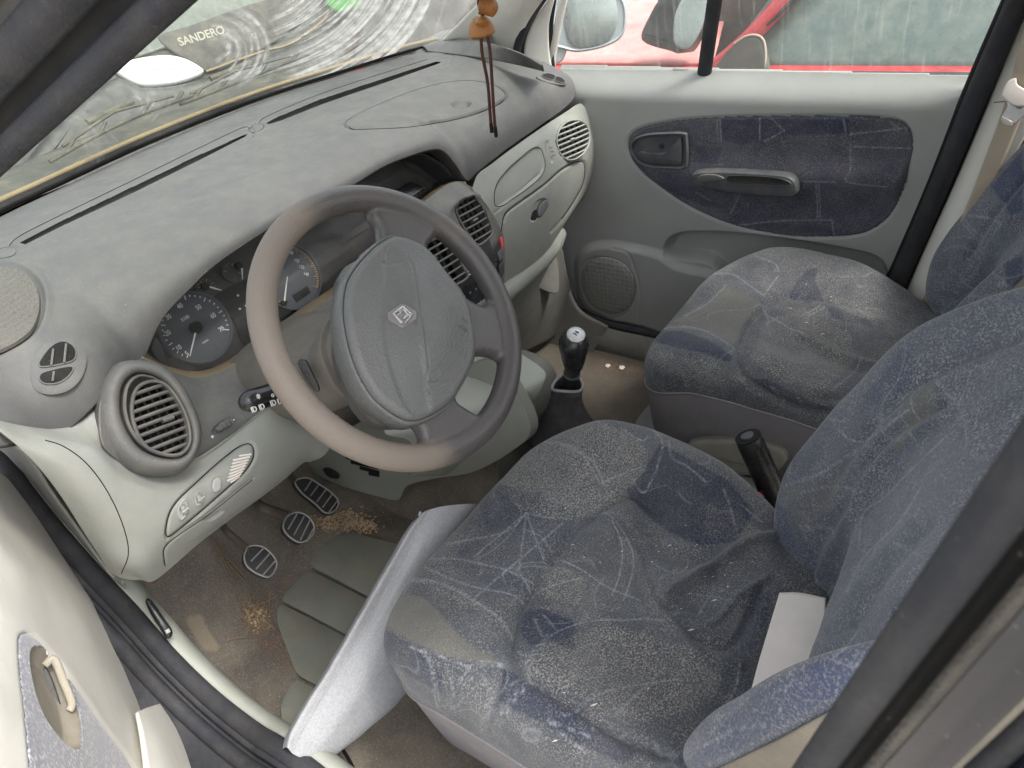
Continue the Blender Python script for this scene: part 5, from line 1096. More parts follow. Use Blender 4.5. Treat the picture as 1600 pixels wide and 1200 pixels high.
LL = [[(672, 873), (712, 873), (753, 881), (794, 892), (814, 902), (834, 910)], [(664, 886), (692, 898), (725, 912), (753, 920), (794, 928), (822, 940)], [(643, 904), (672, 906), (712, 920), (745, 940), (777, 963), (802, 991)], [(640, 908), (672, 908), (712, 923), (745, 943), (777, 966), (802, 994)],
      [(822, 802), (810, 898)], [(822, 802), (867, 810)], [(879, 817), (737, 938)], [(822, 802), (850, 875)], [(822, 802), (790, 830), (700, 850)], [(812, 895), (834, 930)], [(740, 870), (822, 802)],
      [(944, 800), (968, 825), (989, 869), (985, 906), (974, 938)], [(956, 817), (972, 853), (968, 898), (956, 930)], [(867, 871), (904, 888), (950, 918), (1000, 938)], [(834, 925), (880, 910), (905, 905)],
      [(830, 1064), (826, 1044), (838, 1020), (859, 995), (891, 979), (932, 969), (972, 969), (1009, 967), (1037, 971)], [(824, 1062), (821, 1042), (833, 1018), (856, 991)], [(1155, 1040), (1151, 1072), (1131, 1109), (1106, 1137)], [(1155, 1042), (1149, 1075), (1127, 1112)],
      [(639, 1011), (664, 1024), (676, 1064), (682, 1101), (700, 1101), (721, 1060), (737, 1040), (757, 1032), (784, 1038)], [(642, 1011), (668, 1026), (680, 1064), (686, 1098)], [(696, 1036), (708, 1080), (704, 1109), (725, 1089), (745, 1044), (782, 1040)], [(750, 1050), (765, 1075), (768, 1100)], [(660, 1015), (700, 1030), (740, 1045)],
      [(822, 1064), (794, 1097), (769, 1137)], [(827, 1068), (800, 1100), (778, 1140)], [(928, 1133), (920, 1152)], [(855, 1125), (918, 1150)], [(855, 1125), (880, 1148), (916, 1178)], [(797, 1070), (815, 1060), (829, 1062)], [(860, 1130), (858, 1122)],
      [(1020, 670), (1035, 690), (1030, 720), (1008, 770), (985, 745)], [(1045, 690), (1050, 715), (1075, 730), (1105, 755)], [(870, 690), (925, 720), (945, 760)], [(940, 755), (1000, 730)], [(935, 750), (900, 700), (850, 690)], [(1130, 762), (1140, 790), (1150, 830)], [(1160, 790), (1190, 815)], [(975, 672), (990, 682), (1005, 688), (1015, 680)],
      [(850, 962), (870, 985)], [(835, 968), (852, 1003)], [(880, 1120), (950, 1080), (1060, 1060)], [(960, 1120), (1040, 1040)]]
line = lines_attr(P, LL)
worn_ = lines_attr(P, [[(757, 1137), (762, 1122), (770, 1110)]], 4)
at_ = {'blue': blue.reshape(sh_), 'olive': olive.reshape(sh_), 'line': np.maximum(line, worn_).reshape(sh_), 'dusty': dusty.reshape(sh_)}
D = (D*top).reshape(sh_)
k0 = 26
Ns = closed_normals(A); DSC = (P, A, Ns*np.sign((Ns*(A-A.reshape(-1, 3).mean(0))).sum(2).mean()))
seat_part('cushion_cover', A, D, M['fabric'], DS, at_, rows=(k0-9, None))
seat_part('cushion_side', A, D*0-.002, M['skirt'], DS, None, rows=(0, k0-7))
tube('cover_seam', A[k0-9][::4], .0022, M['skirt'], DS, 6, closed=True)
# ---- passenger cushion
PS = thing('passenger_seat', 'far front seat in dusty blue-grey patterned velour beside the closed passenger door', 'car seat', (1.13, -.3, -.05))
cf2 = Frame((1.112, -.358, .327), (0, -.03, 1)); cf2.x = np.array([1., 0, 0]); cf2.y = np.cross(cf2.n, cf2.x)
A, R_ = seat_shell(cf2, .262, .285, Hd, .045, .23, nphi=480, ntop=110, n=3.3, taper=.10, tp=.14); P = proj(A.reshape(-1, 3)); sh_ = A.shape[:2]; top = (R_[..., 2] > -.06).reshape(-1).astype(float)
D = np.zeros(len(P))
sm2 = curve2([(1420, 500), (1350, 480), (1290, 468), (1238, 464), (1205, 472), (1180, 495), (1160, 525), (1153, 560), (1165, 590), (1210, 620), (1260, 640), (1320, 645)], 80)
D -= .006*gro(P, sm2, 6)+.002*gro(P, sm2, 2)
D -= .008*gro(P, curve2([(1250, 530), (1300, 560), (1360, 580), (1420, 590)], 30), 6); D += .006*gro(P, curve2([(1250, 518), (1300, 548), (1360, 570), (1420, 580)], 30), 6)
D += .004*gro(P, curve2([(1270, 470), (1310, 490), (1350, 515), (1400, 530)], 30), 8); D -= .006*gro(P, curve2([(1280, 625), (1340, 620), (1390, 600)], 30), 8)
D += .0018*noise2(R_[..., 0].ravel(), R_[..., 1].ravel(), 30, 12)*top
blue = np.zeros(len(P))
olv2 = ([(1195, 500), (1250, 480), (1330, 520), (1340, 560), (1290, 610), (1220, 600), (1170, 560)], .45), ([(1290, 470), (1380, 500), (1400, 520), (1320, 510)], .4)
for L, k in (([(1022, 536), (1029, 517), (1063, 515), (1104, 527), (1146, 556), (1140, 568), (1095, 552), (1060, 545)], .9), ([(1240, 445), (1262, 420), (1280, 418), (1275, 440), (1290, 470), (1262, 476), (1232, 462)], .8), ([(1280, 470), (1360, 500), (1370, 515), (1300, 500)], .5),
             ([(1172, 592), (1195, 590), (1240, 612), (1300, 640), (1320, 655), (1280, 650), (1215, 628)], .7)): blue = np.maximum(blue, k*pit(P, L, 2.5))
olive = .8*pit(P, curve2([(1072, 490), (1110, 470), (1136, 446), (1180, 465), (1190, 470), (1165, 505), (1150, 535), (1110, 522), (1070, 512), (1050, 500)], 50, True), 4)
dusty = np.zeros(len(P))
for L, k in (([(1195, 500), (1250, 480), (1330, 520), (1340, 560), (1290, 610), (1220, 600), (1170, 560)], .8), ([(1290, 455), (1380, 480), (1410, 500), (1320, 500)], .7), ([(1010, 560), (1030, 545), (1100, 560), (1170, 590), (1150, 610), (1060, 590)], .8), ([(1075, 488), (1130, 448), (1150, 455), (1110, 480)], .7)): dusty = np.maximum(dusty, k*pit(P, L, 4))
LL = [[(1070, 493), (1104, 475), (1135, 446)], [(1084, 445), (1097, 431), (1142, 428), (1170, 445), (1194, 462)], [(1180, 400), (1210, 412), (1217, 424)], [(1216, 432), (1202, 450), (1194, 462)], [(1194, 490), (1225, 508), (1262, 528)], [(1194, 478), (1200, 500), (1198, 508)], [(1251, 494), (1280, 480)], [(1262, 494), (1288, 482)],
      [(1345, 558), (1335, 580), (1300, 610)], [(1205, 603), (1225, 630)], [(1246, 620), (1256, 636)], [(1030, 515), (1070, 510), (1110, 520), (1148, 545)]]
Ns = closed_normals(A); PSC = (P, A, Ns*np.sign((Ns*(A-A.reshape(-1, 3).mean(0))).sum(2).mean()))
at_ = {'blue': blue.reshape(sh_), 'olive': olive.reshape(sh_), 'dusty': dusty.reshape(sh_), 'line': lines_attr(P, LL, 1.0).reshape(sh_)}
seat_part('cushion_cover', A, (D*top).reshape(sh_), M['fabric'], PS, at_, rows=(k0-4, None)); seat_part('cushion_side', A, D.reshape(sh_)*0-.002, M['skirt'], PS, None, rows=(0, k0-2)); tube('cover_seam', A[k0-4][::4], .0022, M['skirt'], PS, 6, closed=True)
# ---- backrests
def Hb(x, y): return .012+np.where(x > 0, .030*bol(x, .185, .24), .038*bol(x, .12, .22))-sm((x+.16)/.08)*(1-bol(x, .18, .235))*(.040*sm((.15-y)/.25)+.05*sm((-.12-y)/.14))*(1-.5*sm((y-.12)/.2))+.008*np.cos(y*9)-.055*sm((y+.02)/.32)**1.3
def wb(o): return o*np.stack([1-.26*sm((o[:, 1]+.05)/.36), 1+0*o[:, 1]], 1)
def backrest(par, cx, y0, z0, seed, lean, LL, blues, nphi=480, extra=None, olive=(), w=1.6):
    up = np.array([0, -math.sin(lean), math.cos(lean)]); nrm = np.array([0, math.cos(lean), math.sin(lean)])
    fr = Frame(np.array([cx, y0, z0])+up*.31, nrm); fr.x = np.array([-1., 0, 0]); fr.y = up
    A, R_ = seat_shell(fr, .262, .33, Hb, .042, .12, nphi=nphi, ntop=110, n=3.6, taper=.03, warp=wb); P = proj(A.reshape(-1, 3)); s = A.shape[:2]
    D = .003*noise2(R_[..., 0].ravel(), R_[..., 1].ravel(), 22, seed)
    xs_, ys_ = R_[..., 0].ravel(), R_[..., 1].ravel()
    D -= .008*np.exp(-((np.abs(xs_)-.135-.02*np.cos(ys_*8))/.006)**2)*(R_[..., 2].ravel() > .0)
    if extra: D = D+extra(P, xs_, ys_)
    bl = np.zeros(len(P))
    for L, k in blues: bl = np.maximum(bl, min(1, k*1.3)*pit(P, L, 4))
    ol = np.zeros(len(P))
    for L, k in olive: ol = np.maximum(ol, k*pit(P, L, 5))
    at_ = {'blue': bl.reshape(s), 'olive': ol.reshape(s), 'line': lines_attr(P, LL, w).reshape(s)}
    seat_part('backrest', A, D.reshape(s), M['backfab'], par, at_, rows=(8, None)); seat_part('backrest_side', A, D.reshape(s)*0-.002, M['lever'], par, None, rows=(0, 9))
    xr = R_[15, :, 0]; c0 = np.where(xr > .2)[0]; c0 = c0[np.argsort(np.unwrap(np.arctan2(R_[15, c0, 1], R_[15, c0, 0])))]; B = A[2:31][:, c0]; nB = A[2:31][:, c0]-fr.p; nB -= (nB@fr.n)[..., None]*fr.n; nB /= np.linalg.norm(nB, axis=2, keepdims=True)
    sheet('side_cover', B+nB*.003+fr.n*.001, M['tancover'], par, thick=.002)
    return A
BK = [[(1250, 770), (1300, 760), (1350, 770)], [(1250, 825), (1268, 823), (1300, 830)], [(1340, 855), (1350, 800), (1390, 770), (1480, 680)], [(1330, 930), (1345, 880), (1400, 820), (1440, 760)], [(1225, 760), (1280, 740), (1330, 700), (1380, 650)], [(1218, 1125), (1222, 1090), (1240, 1060)], [(1100, 1165), (1150, 1140), (1218, 1130)], [(1300, 1028), (1340, 1040)],
      [(1360, 640), (1380, 680), (1390, 690)], [(1400, 620), (1440, 600), (1480, 590)], [(1340, 970), (1330, 1000), (1300, 1030)], [(1400, 850), (1440, 870)], [(1280, 900), (1290, 940), (1270, 960)], [(1430, 560), (1500, 640), (1510, 700)], [(1290, 650), (1340, 690), (1420, 640)], [(1400, 620), (1415, 690)], [(1420, 612), (1435, 690)]]
M['tancover'] = plastic('tan_vinyl_cover', (112, 106, 96), .6, .4, (140, 130, 112), .4, .08)
def folds(P, x, y): return .007*gro(P, curve2([(1275, 935), (1295, 870), (1335, 800), (1345, 760), (1400, 700), (1480, 650)], 40), 9)-.007*gro(P, curve2([(1265, 900), (1280, 850), (1318, 790), (1330, 750), (1390, 680), (1470, 630)], 40), 8)+.004*gro(P, curve2([(1300, 980), (1350, 900), (1420, 820)], 30), 10)-.004*gro(P, curve2([(1330, 980), (1380, 900), (1450, 820)], 30), 9)
backrest(DS, .385, -.455, .33, 21, rad(27), BK, [([(1180, 1080), (1260, 1040), (1360, 1000), (1400, 1040), (1250, 1120), (1100, 1200), (1060, 1200)], .5), ([(1210, 780), (1240, 800), (1290, 900), (1260, 920), (1215, 850)], .35), ([(1340, 620), (1400, 560), (1460, 560), (1380, 640)], .3)], extra=folds, olive=[([(1405, 612), (1440, 600), (1466, 598), (1460, 640), (1425, 690), (1403, 720)], .7), ([(1215, 760), (1290, 745), (1340, 700), (1300, 800), (1240, 850)], .4)], w=1.2)
BK2 = [[(1510, 330), (1508, 345), (1530, 370), (1532, 390), (1520, 398)], [(1505, 335), (1503, 348), (1524, 373), (1526, 392)], [(1488, 372), (1510, 370), (1530, 378)], [(1475, 390), (1500, 385), (1522, 395)], [(1510, 336), (1540, 340), (1562, 348)], [(1425, 460), (1450, 480), (1475, 490)], [(1495, 450), (1520, 430), (1535, 400)], [(1560, 443), (1572, 462)], [(1566, 440), (1578, 458)], [(1485, 490), (1500, 440), (1530, 400), (1570, 340)]]
backrest(PS, 1.120, -.535, .33, 22, rad(27), BK2, [([(1545, 290), (1600, 230), (1600, 330), (1580, 340)], .7), ([(1565, 410), (1600, 395), (1600, 450), (1570, 445)], .8)], nphi=400, w=1.2)
# white plastic panel showing behind the cushion
WP = thing('plastic_panel', 'smooth off-white plastic panel showing between driver cushion and backrest', 'panel', (.28, -.5, .36))
wpf = [[Z(1218, 926, .40), Z(1250, 926, .40), Z(1290, 934, .40)], [Z(1200, 985, .395), Z(1245, 988, .40), Z(1290, 995, .40)], [Z(1185, 1035, .39), Z(1230, 1040, .395), Z(1280, 1045, .40)], [Z(1170, 1092, .385), Z(1205, 1088, .39), Z(1260, 1080, .40)], [Z(1160, 1130, .38), Z(1200, 1120, .385), Z(1255, 1110, .395)]]
sheet('panel', patch_grid(wpf, 24, 30), M['offwhite'], WP, thick=.006)
# red belt buckle
RB = thing('belt_buckle', 'red seat belt release button between driver seat and handbrake', 'belt buckle', X(1182, 776, .665))
bf = Frame(X(1180, 776, .665), CAM_LOC-X(1180, 776, .665)); loft_outline('button', bf, bf.poly([(1163, 770), (1188, 769), (1194, 776), (1190, 782), (1174, 780)]), rprof(.006, .002), M['redp'], RB); loft_outline('housing', bf, bf.poly([(1158, 766), (1192, 766), (1198, 778), (1194, 800), (1172, 790)]), [(0, -.04)]+rprof(.001, .001), M['black'], RB)
# ---- grey cloth cushion propped in front of the driver seat
GC = thing('grey_cushion', 'long light grey woven cushion propped between driver seat and door sill', 'cushion', (.2, .02, .0))
a_ = [Y(a, b, y) for a, b, y in ((655, 806, .035), (640, 828, .037), (620, 862, .04), (590, 915, .043), (550, 985, .047), (515, 1045, .05), (480, 1100, .05), (455, 1145, .05), (448, 1168, .05))]
b_ = [Y(a, b, y) for a, b, y in ((670, 797, .028), (656, 822, .030), (638, 858, .032), (610, 912, .036), (572, 980, .04), (536, 1040, .042), (500, 1098, .042), (472, 1145, .042), (458, 1178, .045))]
c_ = [Y(a, b, y) for a, b, y in ((700, 790, .012), (690, 818, .012), (665, 855, .014), (632, 908, .018), (592, 978, .024), (560, 1036, .026), (524, 1094, .028), (492, 1150, .03), (474, 1186, .035))]
d_ = [Y(a, b, y) for a, b, y in ((745, 788, -.005), (735, 830, -.005), (705, 880, -.004), (665, 930, -.002), (625, 995, .004), (592, 1050, .008), (550, 1110, .012), (512, 1160, .02), (484, 1194, .03))]
e_ = [v+np.array([.012, .004, -.08]) for v in d_]; e_ = [Y(a, b, y) for a, b, y in ((780, 800, 0), (765, 870, 0), (740, 930, 0), (700, 985, 0), (665, 1045, .004), (625, 1095, .01), (575, 1140, .016), (530, 1175, .024), (495, 1200, .034))]
f_ = [v+np.array([0, .06, -.01]) for v in e_]; g_ = [v+np.array([0, .025, -.03]) for v in a_]
rows = [g_, a_, b_, c_, d_, e_, f_]; G = patch_grid(rows, 160, 90); G = np.concatenate([G, G[:1]])
N = facing(G, normals(G)); P = proj(G.reshape(-1, 3)); D = .0012*noise2(P[:, 0]/100, P[:, 1]/100, 6, 8)-.0025*gro(P, curve2([(672, 802), (655, 840), (600, 950), (520, 1090)], 40), 2)*0
sheet('cover', G+N*D.reshape(G.shape[0], -1, 1), M['cloth'], GC, thick=0)
tube('corner_tip', [Y(655, 806, .036), Y(657, 800, .034)], .0022, M['cloth'], GC, 6)
tube('seam', crom([b_[i]+np.array([0, 0, .001]) for i in range(9)], 60), .0010, M['cloth'], GC, 6)
CBt = thing('cable_strap', 'black cable and webbing strap trailing under the driver seat', 'cable', onfloor(560, 1160))
for L, r in (([(598, 1075), (598, 1105), (580, 1125), (545, 1145), (520, 1165), (470, 1175), (438, 1168)], .0035), ([(590, 1100), (570, 1135), (540, 1160), (495, 1176), (450, 1185)], .0028), ([(530, 1160), (540, 1180), (552, 1200), (560, 1215)], .003), ([(600, 1050), (604, 1085), (590, 1118)], .006)):
    C = [onfloor(a, b, .035) for a, b in L]; tube('strand', crom(C, 50), r, M['black'], CBt, 8)
C = [onfloor(a, b, .03) for a, b in ((430, 1170), (448, 1164), (470, 1185), (480, 1210))]; tube('strap', crom(C, 20), .009, M['rubber'], CBt, 8, flat=.3)
# ================================================================== PASSENGER DOOR
PDr = thing('passenger_door', 'closed passenger door with grey trim, blue velour insert, speaker and window glass', 'car door', (1.44, 0, 0))
ys = np.linspace(.55, -.66, 560); zs = np.linspace(.735, -.02, 360); gy, gz = np.meshgrid(ys, zs)
# the lower trim leans outwards, the top ledge rolls away to the glass
xx = 1.405+.0*gy
A = np.stack([xx, gy, gz], -1); 
for _ in range(1): P = proj(A.reshape(-1, 3))
D = np.zeros(len(P)); zf = gz.ravel()
D -= .055*sm((zf-.655)/.08)**1.6                       # ledge rolls outward at the top
insert = curve2([(980, 228), (985, 210), (1010, 197), (1060, 188), (1130, 183), (1250, 181), (1350, 182), (1395, 186), (1415, 194), (1426, 215), (1424, 250), (1412, 295), (1392, 335), (1365, 358), (1335, 368), (1290, 371), (1230, 369), (1150, 354), (1080, 325), (1020, 285), (990, 255)], 160, True)
D += .010*sm((sdf(P, insert)+2)/26)*0
D += -.003*gro(P, insert, 2.2, True)
D += .012*np.exp(-(((P[:, 1]-278-(P[:, 0]-1250)*.03)/26)**2))*pit(P, insert, 12)-.006*np.exp(-(((P[:, 1]-330-(P[:, 0]-1250)*.03)/22)**2))*pit(P, insert, 12)
pocket = curve2([(1036, 400), (1038, 378), (1055, 364), (1090, 360), (1150, 362), (1250, 374), (1330, 388), (1368, 398), (1385, 415), (1400, 470), (1395, 560), (1180, 520), (1120, 425), (1075, 410)], 90, True)
D -= .046*sm(-sdf(P, pocket)/12)*np.clip(1-(P[:, 1]-380)/170, .3, 1)
spk = curve2([(902, 430), (905, 400), (925, 383), (955, 379), (1000, 386), (1035, 396), (1060, 412), (1100, 422), (1160, 436), (1190, 470), (1150, 560), (1010, 512), (950, 498), (912, 475)], 90, True)
D += .016*sm((-sdf(P, spk)+6)/14)
spr = curve2([(905, 440), (912, 412), (930, 400), (955, 400), (980, 412), (995, 440), (992, 470), (975, 490), (948, 492), (920, 475)], 60, True)
D -= .0025*gro(P, spr, 2, True); D -= .002*gro(P, curve2([(960, 385), (985, 392), (995, 415), (1003, 450), (1000, 500)], 30), 1.8)
bl = np.zeros(len(P))
for L, k in (([(1125, 184), (1330, 184), (1328, 212), (1220, 214), (1160, 228), (1125, 222)], .7), ([(1085, 225), (1130, 228), (1125, 258), (1082, 255)], .6), ([(1160, 350), (1200, 345), (1290, 352), (1330, 365), (1230, 368)], .5), ([(1350, 230), (1420, 215), (1410, 290), (1360, 270)], .15), ([(1000, 270), (1090, 290), (1140, 330), (1090, 325), (1020, 285)], .35)): bl = np.maximum(bl, k*pit(P, L, 5))
LL = [[(1120, 187), (1122, 221)], [(1125, 187), (1127, 221)], [(1187, 184), (1187, 219)], [(1225, 204), (1195, 221)], [(1205, 185), (1226, 205)], [(1328, 210), (1424, 199)], [(1328, 225), (1330, 262), (1326, 281), (1386, 289)], [(1330, 229), (1424, 232)], [(1277, 285), (1276, 341)], [(1281, 285), (1280, 341)], [(1255, 280), (1310, 282)], [(1390, 190), (1402, 200), (1403, 205)], [(1155, 352), (1220, 346), (1300, 345)], [(1300, 348), (1303, 368)], [(1140, 335), (1155, 305)], [(1088, 300), (1110, 315)], [(1318, 186), (1322, 210)]]
PP = curve2([(868, 118), (1000, 122), (1200, 126), (1400, 130), (1519, 134), (1521, 145), (1514, 190), (1470, 290), (1425, 400), (1392, 480), (1380, 600), (1100, 600), (1040, 520), (960, 505), (905, 482), (885, 440), (872, 400), (866, 372), (880, 350), (905, 325), (930, 280), (938, 230), (930, 185), (905, 155), (880, 128)], 10, True)
outl = [(862, 112), (1519, 130), (1522, 145), (1514, 190), (1470, 290), (1425, 400), (1392, 480), (1370, 640), (1100, 620), (1030, 521), (960, 506), (905, 482), (885, 440), (870, 395), (862, 340)]
keep = (sdf(P, outl) < 3).reshape(A.shape[:2])
A2 = A+np.array([-1., 0, 0])*D.reshape(A.shape[0], -1, 1)
kin = (sdf(P, insert) < 1).reshape(A.shape[:2])
sheet('door_trim', A2, M['doorgrey'], PDr, keep=keep & ~(sdf(P, insert) < -1.5).reshape(A.shape[:2]), thick=.003)
sheet('fabric_insert', A2+np.array([.0004, 0, 0]), M['doorfab'], PDr, keep=kin, thick=.002, attrs={'blue': bl.reshape(A.shape[:2]), 'olive': 0*bl.reshape(A.shape[:2]), 'line': lines_attr(P, LL, 1.0).reshape(A.shape[:2])})
mm, Nn, Ln, bn = nodes('door_speaker_mesh'); cc = Nn.new('ShaderNodeTexCoord').outputs['Object']; vv = Nn.new('ShaderNodeTexVoronoi'); vv.inputs['Scale'].default_value = 75; vv.inputs['Randomness'].default_value = 0.1; Ln.new(cc, vv.inputs['Vector'])
Ln.new(mixc(Nn, Ln, ramp(Nn, Ln, vv.outputs['Distance'], .35, .5), lin(112, 112, 108), lin(126, 126, 122)), bn.inputs['Base Color']); bn.inputs['Roughness'].default_value = .6; bump(Nn, Ln, bn, vv.outputs['Distance'], .6, .003)
DF = Frame((1.3875, .25, .2), (-1, 0, 0)); loft_outline('speaker_grille', DF, DF.poly(curve2([(908, 440), (915, 414), (932, 403), (955, 403), (978, 415), (992, 440), (989, 468), (973, 487), (948, 489), (922, 473)], 60, True)), [(0, 0), (.001, .002), (.006, .004), (.02, .0055)], mm, PDr)
HF = Frame((1.3915, .1, .54), (-1, 0, 0)); hbz = [(986, 232), (990, 218), (1008, 209), (1040, 206), (1070, 206), (1075, 212), (1076, 252), (1070, 262), (1045, 262), (1012, 259), (994, 248)]
hz_ = loft_outline('handle_bezel', HF, HF.poly(curve2(hbz, 50, True)), [(0, 0), (0, .006), (.002, .009), (.005, .008), (.008, .001), (.012, .0005)], M['bezel'], PDr)
loft_outline('pull_handle', HF, HF.poly(curve2([(998, 241), (1004, 234), (1020, 238), (1040, 236), (1052, 226), (1062, 214), (1067, 218), (1067, 248), (1062, 256), (1030, 255), (1006, 250)], 50, True)), rprof(.009, .004, -.002), M['bezel'], hz_)
loft_outline('lock_button', HF, HF.two(1034, 228)+.006*ci, [(0, 0), (0, .003), (.002, .004)], M['dark'], hz_)
hp = [(1083, 272), (1090, 265), (1120, 262), (1180, 264), (1230, 268), (1246, 276), (1250, 288), (1246, 301), (1220, 302), (1150, 296), (1100, 287), (1085, 281)]
pu = loft_outline('armrest_pull', HF, HF.poly(curve2(hp, 60, True)), [(0, 0), (0, .018), (.003, .024), (.007, .025)], M['bezel'], PDr)
loft_outline('pull_recess', HF, HF.poly(curve2([(1142, 272), (1150, 268), (1200, 269), (1232, 274), (1240, 282), (1200, 283), (1150, 280)], 40, True)), [(-.001, .0265), (0, .0285), (.0015, .0275), (.002, .0274)], M['dark'], pu)
loft_outline('switch_plate', HF, HF.poly(curve2([(1096, 272), (1105, 266), (1125, 266), (1138, 272), (1125, 276), (1104, 277)], 40, True)), rprof(.030, .002, .026), M['vent'], pu)
# window: belt seals, glass panes, divider and frame
quad('door_inner_skin', [(1.47, .55, -.05), (1.47, -.62, -.05), (1.47, -.60, .71), (1.47, .50, .71)], M['rubber'], .004, PDr)
tube('belt_seal', crom([X(868, 126, 1.45), X(905, 127, 1.452), X(1100, 130, 1.452), X(1300, 134, 1.452), X(1516, 138, 1.452)], 60), .0065, M['rubber'], PDr, 8)
dv = [X(1098, 132, 1.455), X(1108, 60, 1.435), X(1118, -10, 1.415), X(1128, -90, 1.39)]
tube('window_divider', crom(dv, 20), .0165, M['rubber'], PDr, 10, flat=.5, up=(1, 0, 0))
def pane(name, pts, nn_=20):
    a, b, c, d = pts; t = np.linspace(0, 1, nn_)[:, None]; A = np.stack([(a+(b-a)*t)*(1-s)+(d+(c-d)*t)*s for s in np.linspace(0, 1, nn_)]); return sheet(name, A, M['glass'], PDr, thick=0)
pane('quarter_glass', [X(860, 128, 1.46), X(1098, 132, 1.46), X(1128, -90, 1.40), X(880, -90, 1.40)]); pane('window_glass', [X(1100, 132, 1.46), X(1515, 138, 1.46), X(1640, -90, 1.38), X(1128, -90, 1.40)])
wf = [X(866, 135, 1.44), X(862, 100, 1.44), X(868, 60, 1.435), X(880, 0, 1.425), X(895, -60, 1.41)]; tube('window_frame', crom(wf, 30), .010, M['doorcream'], PDr, 10)
M['etch'] = plastic('etched_print', (120, 120, 118), .7, 0.)
for px, py in ((1064, 112), (1478, 112)):
    f = Frame(X(px, py, 1.4545), (-1, 0, 0), (0, -1, 0)); text_mesh('glass_marking', 'RENAULT', .0085, f.mat(0, .004, .001), M['etch'], PDr); text_mesh('glass_marking', '43R-001', .006, f.mat(0, -.006, .001), M['etch'], PDr); text_mesh('glass_marking', 'E2 DOT', .006, f.mat(0, -.013, .001), M['etch'], PDr)
# seat belt on the far pillar
SB = thing('seat_belt', 'beige seat belt with a steel tongue hanging at the far door pillar', 'seat belt', X(1580, 180, 1.34))
bs = [[X(1636, -60, 1.335), X(1596, 60, 1.335), X(1570, 160, 1.335), X(1530, 270, 1.33), X(1490, 370, 1.32), X(1440, 470, 1.31)], [X(1690, -60, 1.335), X(1640, 60, 1.335), X(1598, 180, 1.335), X(1556, 280, 1.33), X(1508, 380, 1.32), X(1450, 480, 1.31)]]
sheet('webbing', patch_grid(bs, 50, 6), M['belt'], SB, thick=.0015)
bf = Frame(X(1580, 155, 1.325), CAM_LOC-X(1580, 155, 1.325)); loft_outline('belt_guide', bf, bf.poly(curve2([(1566, 146), (1574, 128), (1588, 122), (1590, 132), (1610, 146), (1608, 164), (1586, 166), (1568, 154)], 40, True)), rprof(.006, .003), M['offwhite'], SB)
tg = loft_outline('tongue', bf, bf.poly([(1572, 152), (1582, 158), (1590, 170), (1600, 168), (1606, 176), (1582, 196), (1568, 192), (1564, 184), (1574, 166)]), rprof(.004, .001), M['chrome'], SB)
loft_outline('tongue_tip', bf, bf.poly([(1566, 182), (1582, 190), (1580, 197), (1568, 196), (1563, 188)]), rprof(.0055, .001), M['padedge'], SB)
# ================================================================== DRIVER DOOR (ajar, close to the camera)
DD = thing('driver_door', 'opened driver door with cream trim and velour insert at the lower left corner', 'car door', (-.05, .45, .3))
t20 = rad(20); nD = np.array([math.cos(t20), -math.sin(t20), 0]); pD = np.array([-.155, .06, .5])
def dp(px, py, off=0.): return PL(px, py, pD+nD*off, nD)
rows = [[dp(-260, 640), dp(-160, 680), dp(-60, 705), dp(0, 738), dp(60, 792), dp(128, 860, -.004), dp(165, 915, -.008)],
        [dp(-260, 760), dp(-160, 800), dp(-60, 820), dp(0, 835), dp(60, 875), dp(125, 935), dp(192, 975, -.004)],
        [dp(-260, 900), dp(-160, 920), dp(-60, 930), dp(0, 940, .006), dp(60, 960, .006), dp(130, 1000), dp(200, 1040, -.012)],
        [dp(-260, 1050), dp(-160, 1060), dp(-60, 1060, .006), dp(0, 1060, .008), dp(70, 1060, .008), dp(140, 1070, .0), dp(208, 1085, -.018)],
        [dp(-260, 1200), dp(-160, 1200), dp(-60, 1190), dp(20, 1180, .004), dp(90, 1160, .006), dp(160, 1150, -.002), dp(226, 1140, -.02)],
        [dp(-260, 1340), dp(-160, 1340), dp(-60, 1320), dp(30, 1290, .0), dp(110, 1260, .0), dp(190, 1240, -.01), dp(262, 1215, -.024)]]
G = patch_grid(rows, 300, 260); N = facing(G, normals(G)); P = proj(G.reshape(-1, 3)); D = np.zeros(len(P))
din = curve2([(30, 1000), (34, 990), (46, 988), (62, 1000), (90, 1030), (125, 1080), (158, 1130), (200, 1190), (230, 1260), (60, 1260), (48, 1200), (40, 1120), (32, 1050)], 90, True)
D -= .0012*gro(P, din, 3, True); D += .006*gro(P, curve2([(-20, 850), (40, 900), (105, 945), (150, 1030), (200, 1120), (240, 1200)], 50), 26)
rec = curve2([(46, 1020), (60, 1008), (84, 1018), (108, 1050), (125, 1100), (132, 1150), (124, 1172), (100, 1160), (70, 1120), (52, 1070)], 50, True); D -= .012*pit(P, rec, 14)
shp = G.shape[:2]; Ds = G+N*D.reshape(*shp, 1); isin = (sdf(P, din) < 0).reshape(shp)
sheet('door_trim', Ds, M['doorcream'], DD, keep=(sdf(P, din) > -2).reshape(shp), thick=.004)
M['nearfab'] = fabric('faded_door_velour', (108, 109, 119), dusty=(186, 184, 184), amt=1.2, scale=210); z_ = np.zeros(shp)
sheet('fabric_insert', Ds, M['nearfab'], DD, keep=isin & ~(sdf(P, rec) < -3).reshape(shp), attrs={'blue': z_, 'olive': z_, 'line': z_}, thick=.003)
M['recess'] = plastic('grimy_cream', (150, 144, 132), .6, .5, (120, 108, 90))
sheet('handle_recess', Ds-N*.0005, M['recess'], DD, keep=(sdf(P, rec) < 1).reshape(shp), thick=.003)
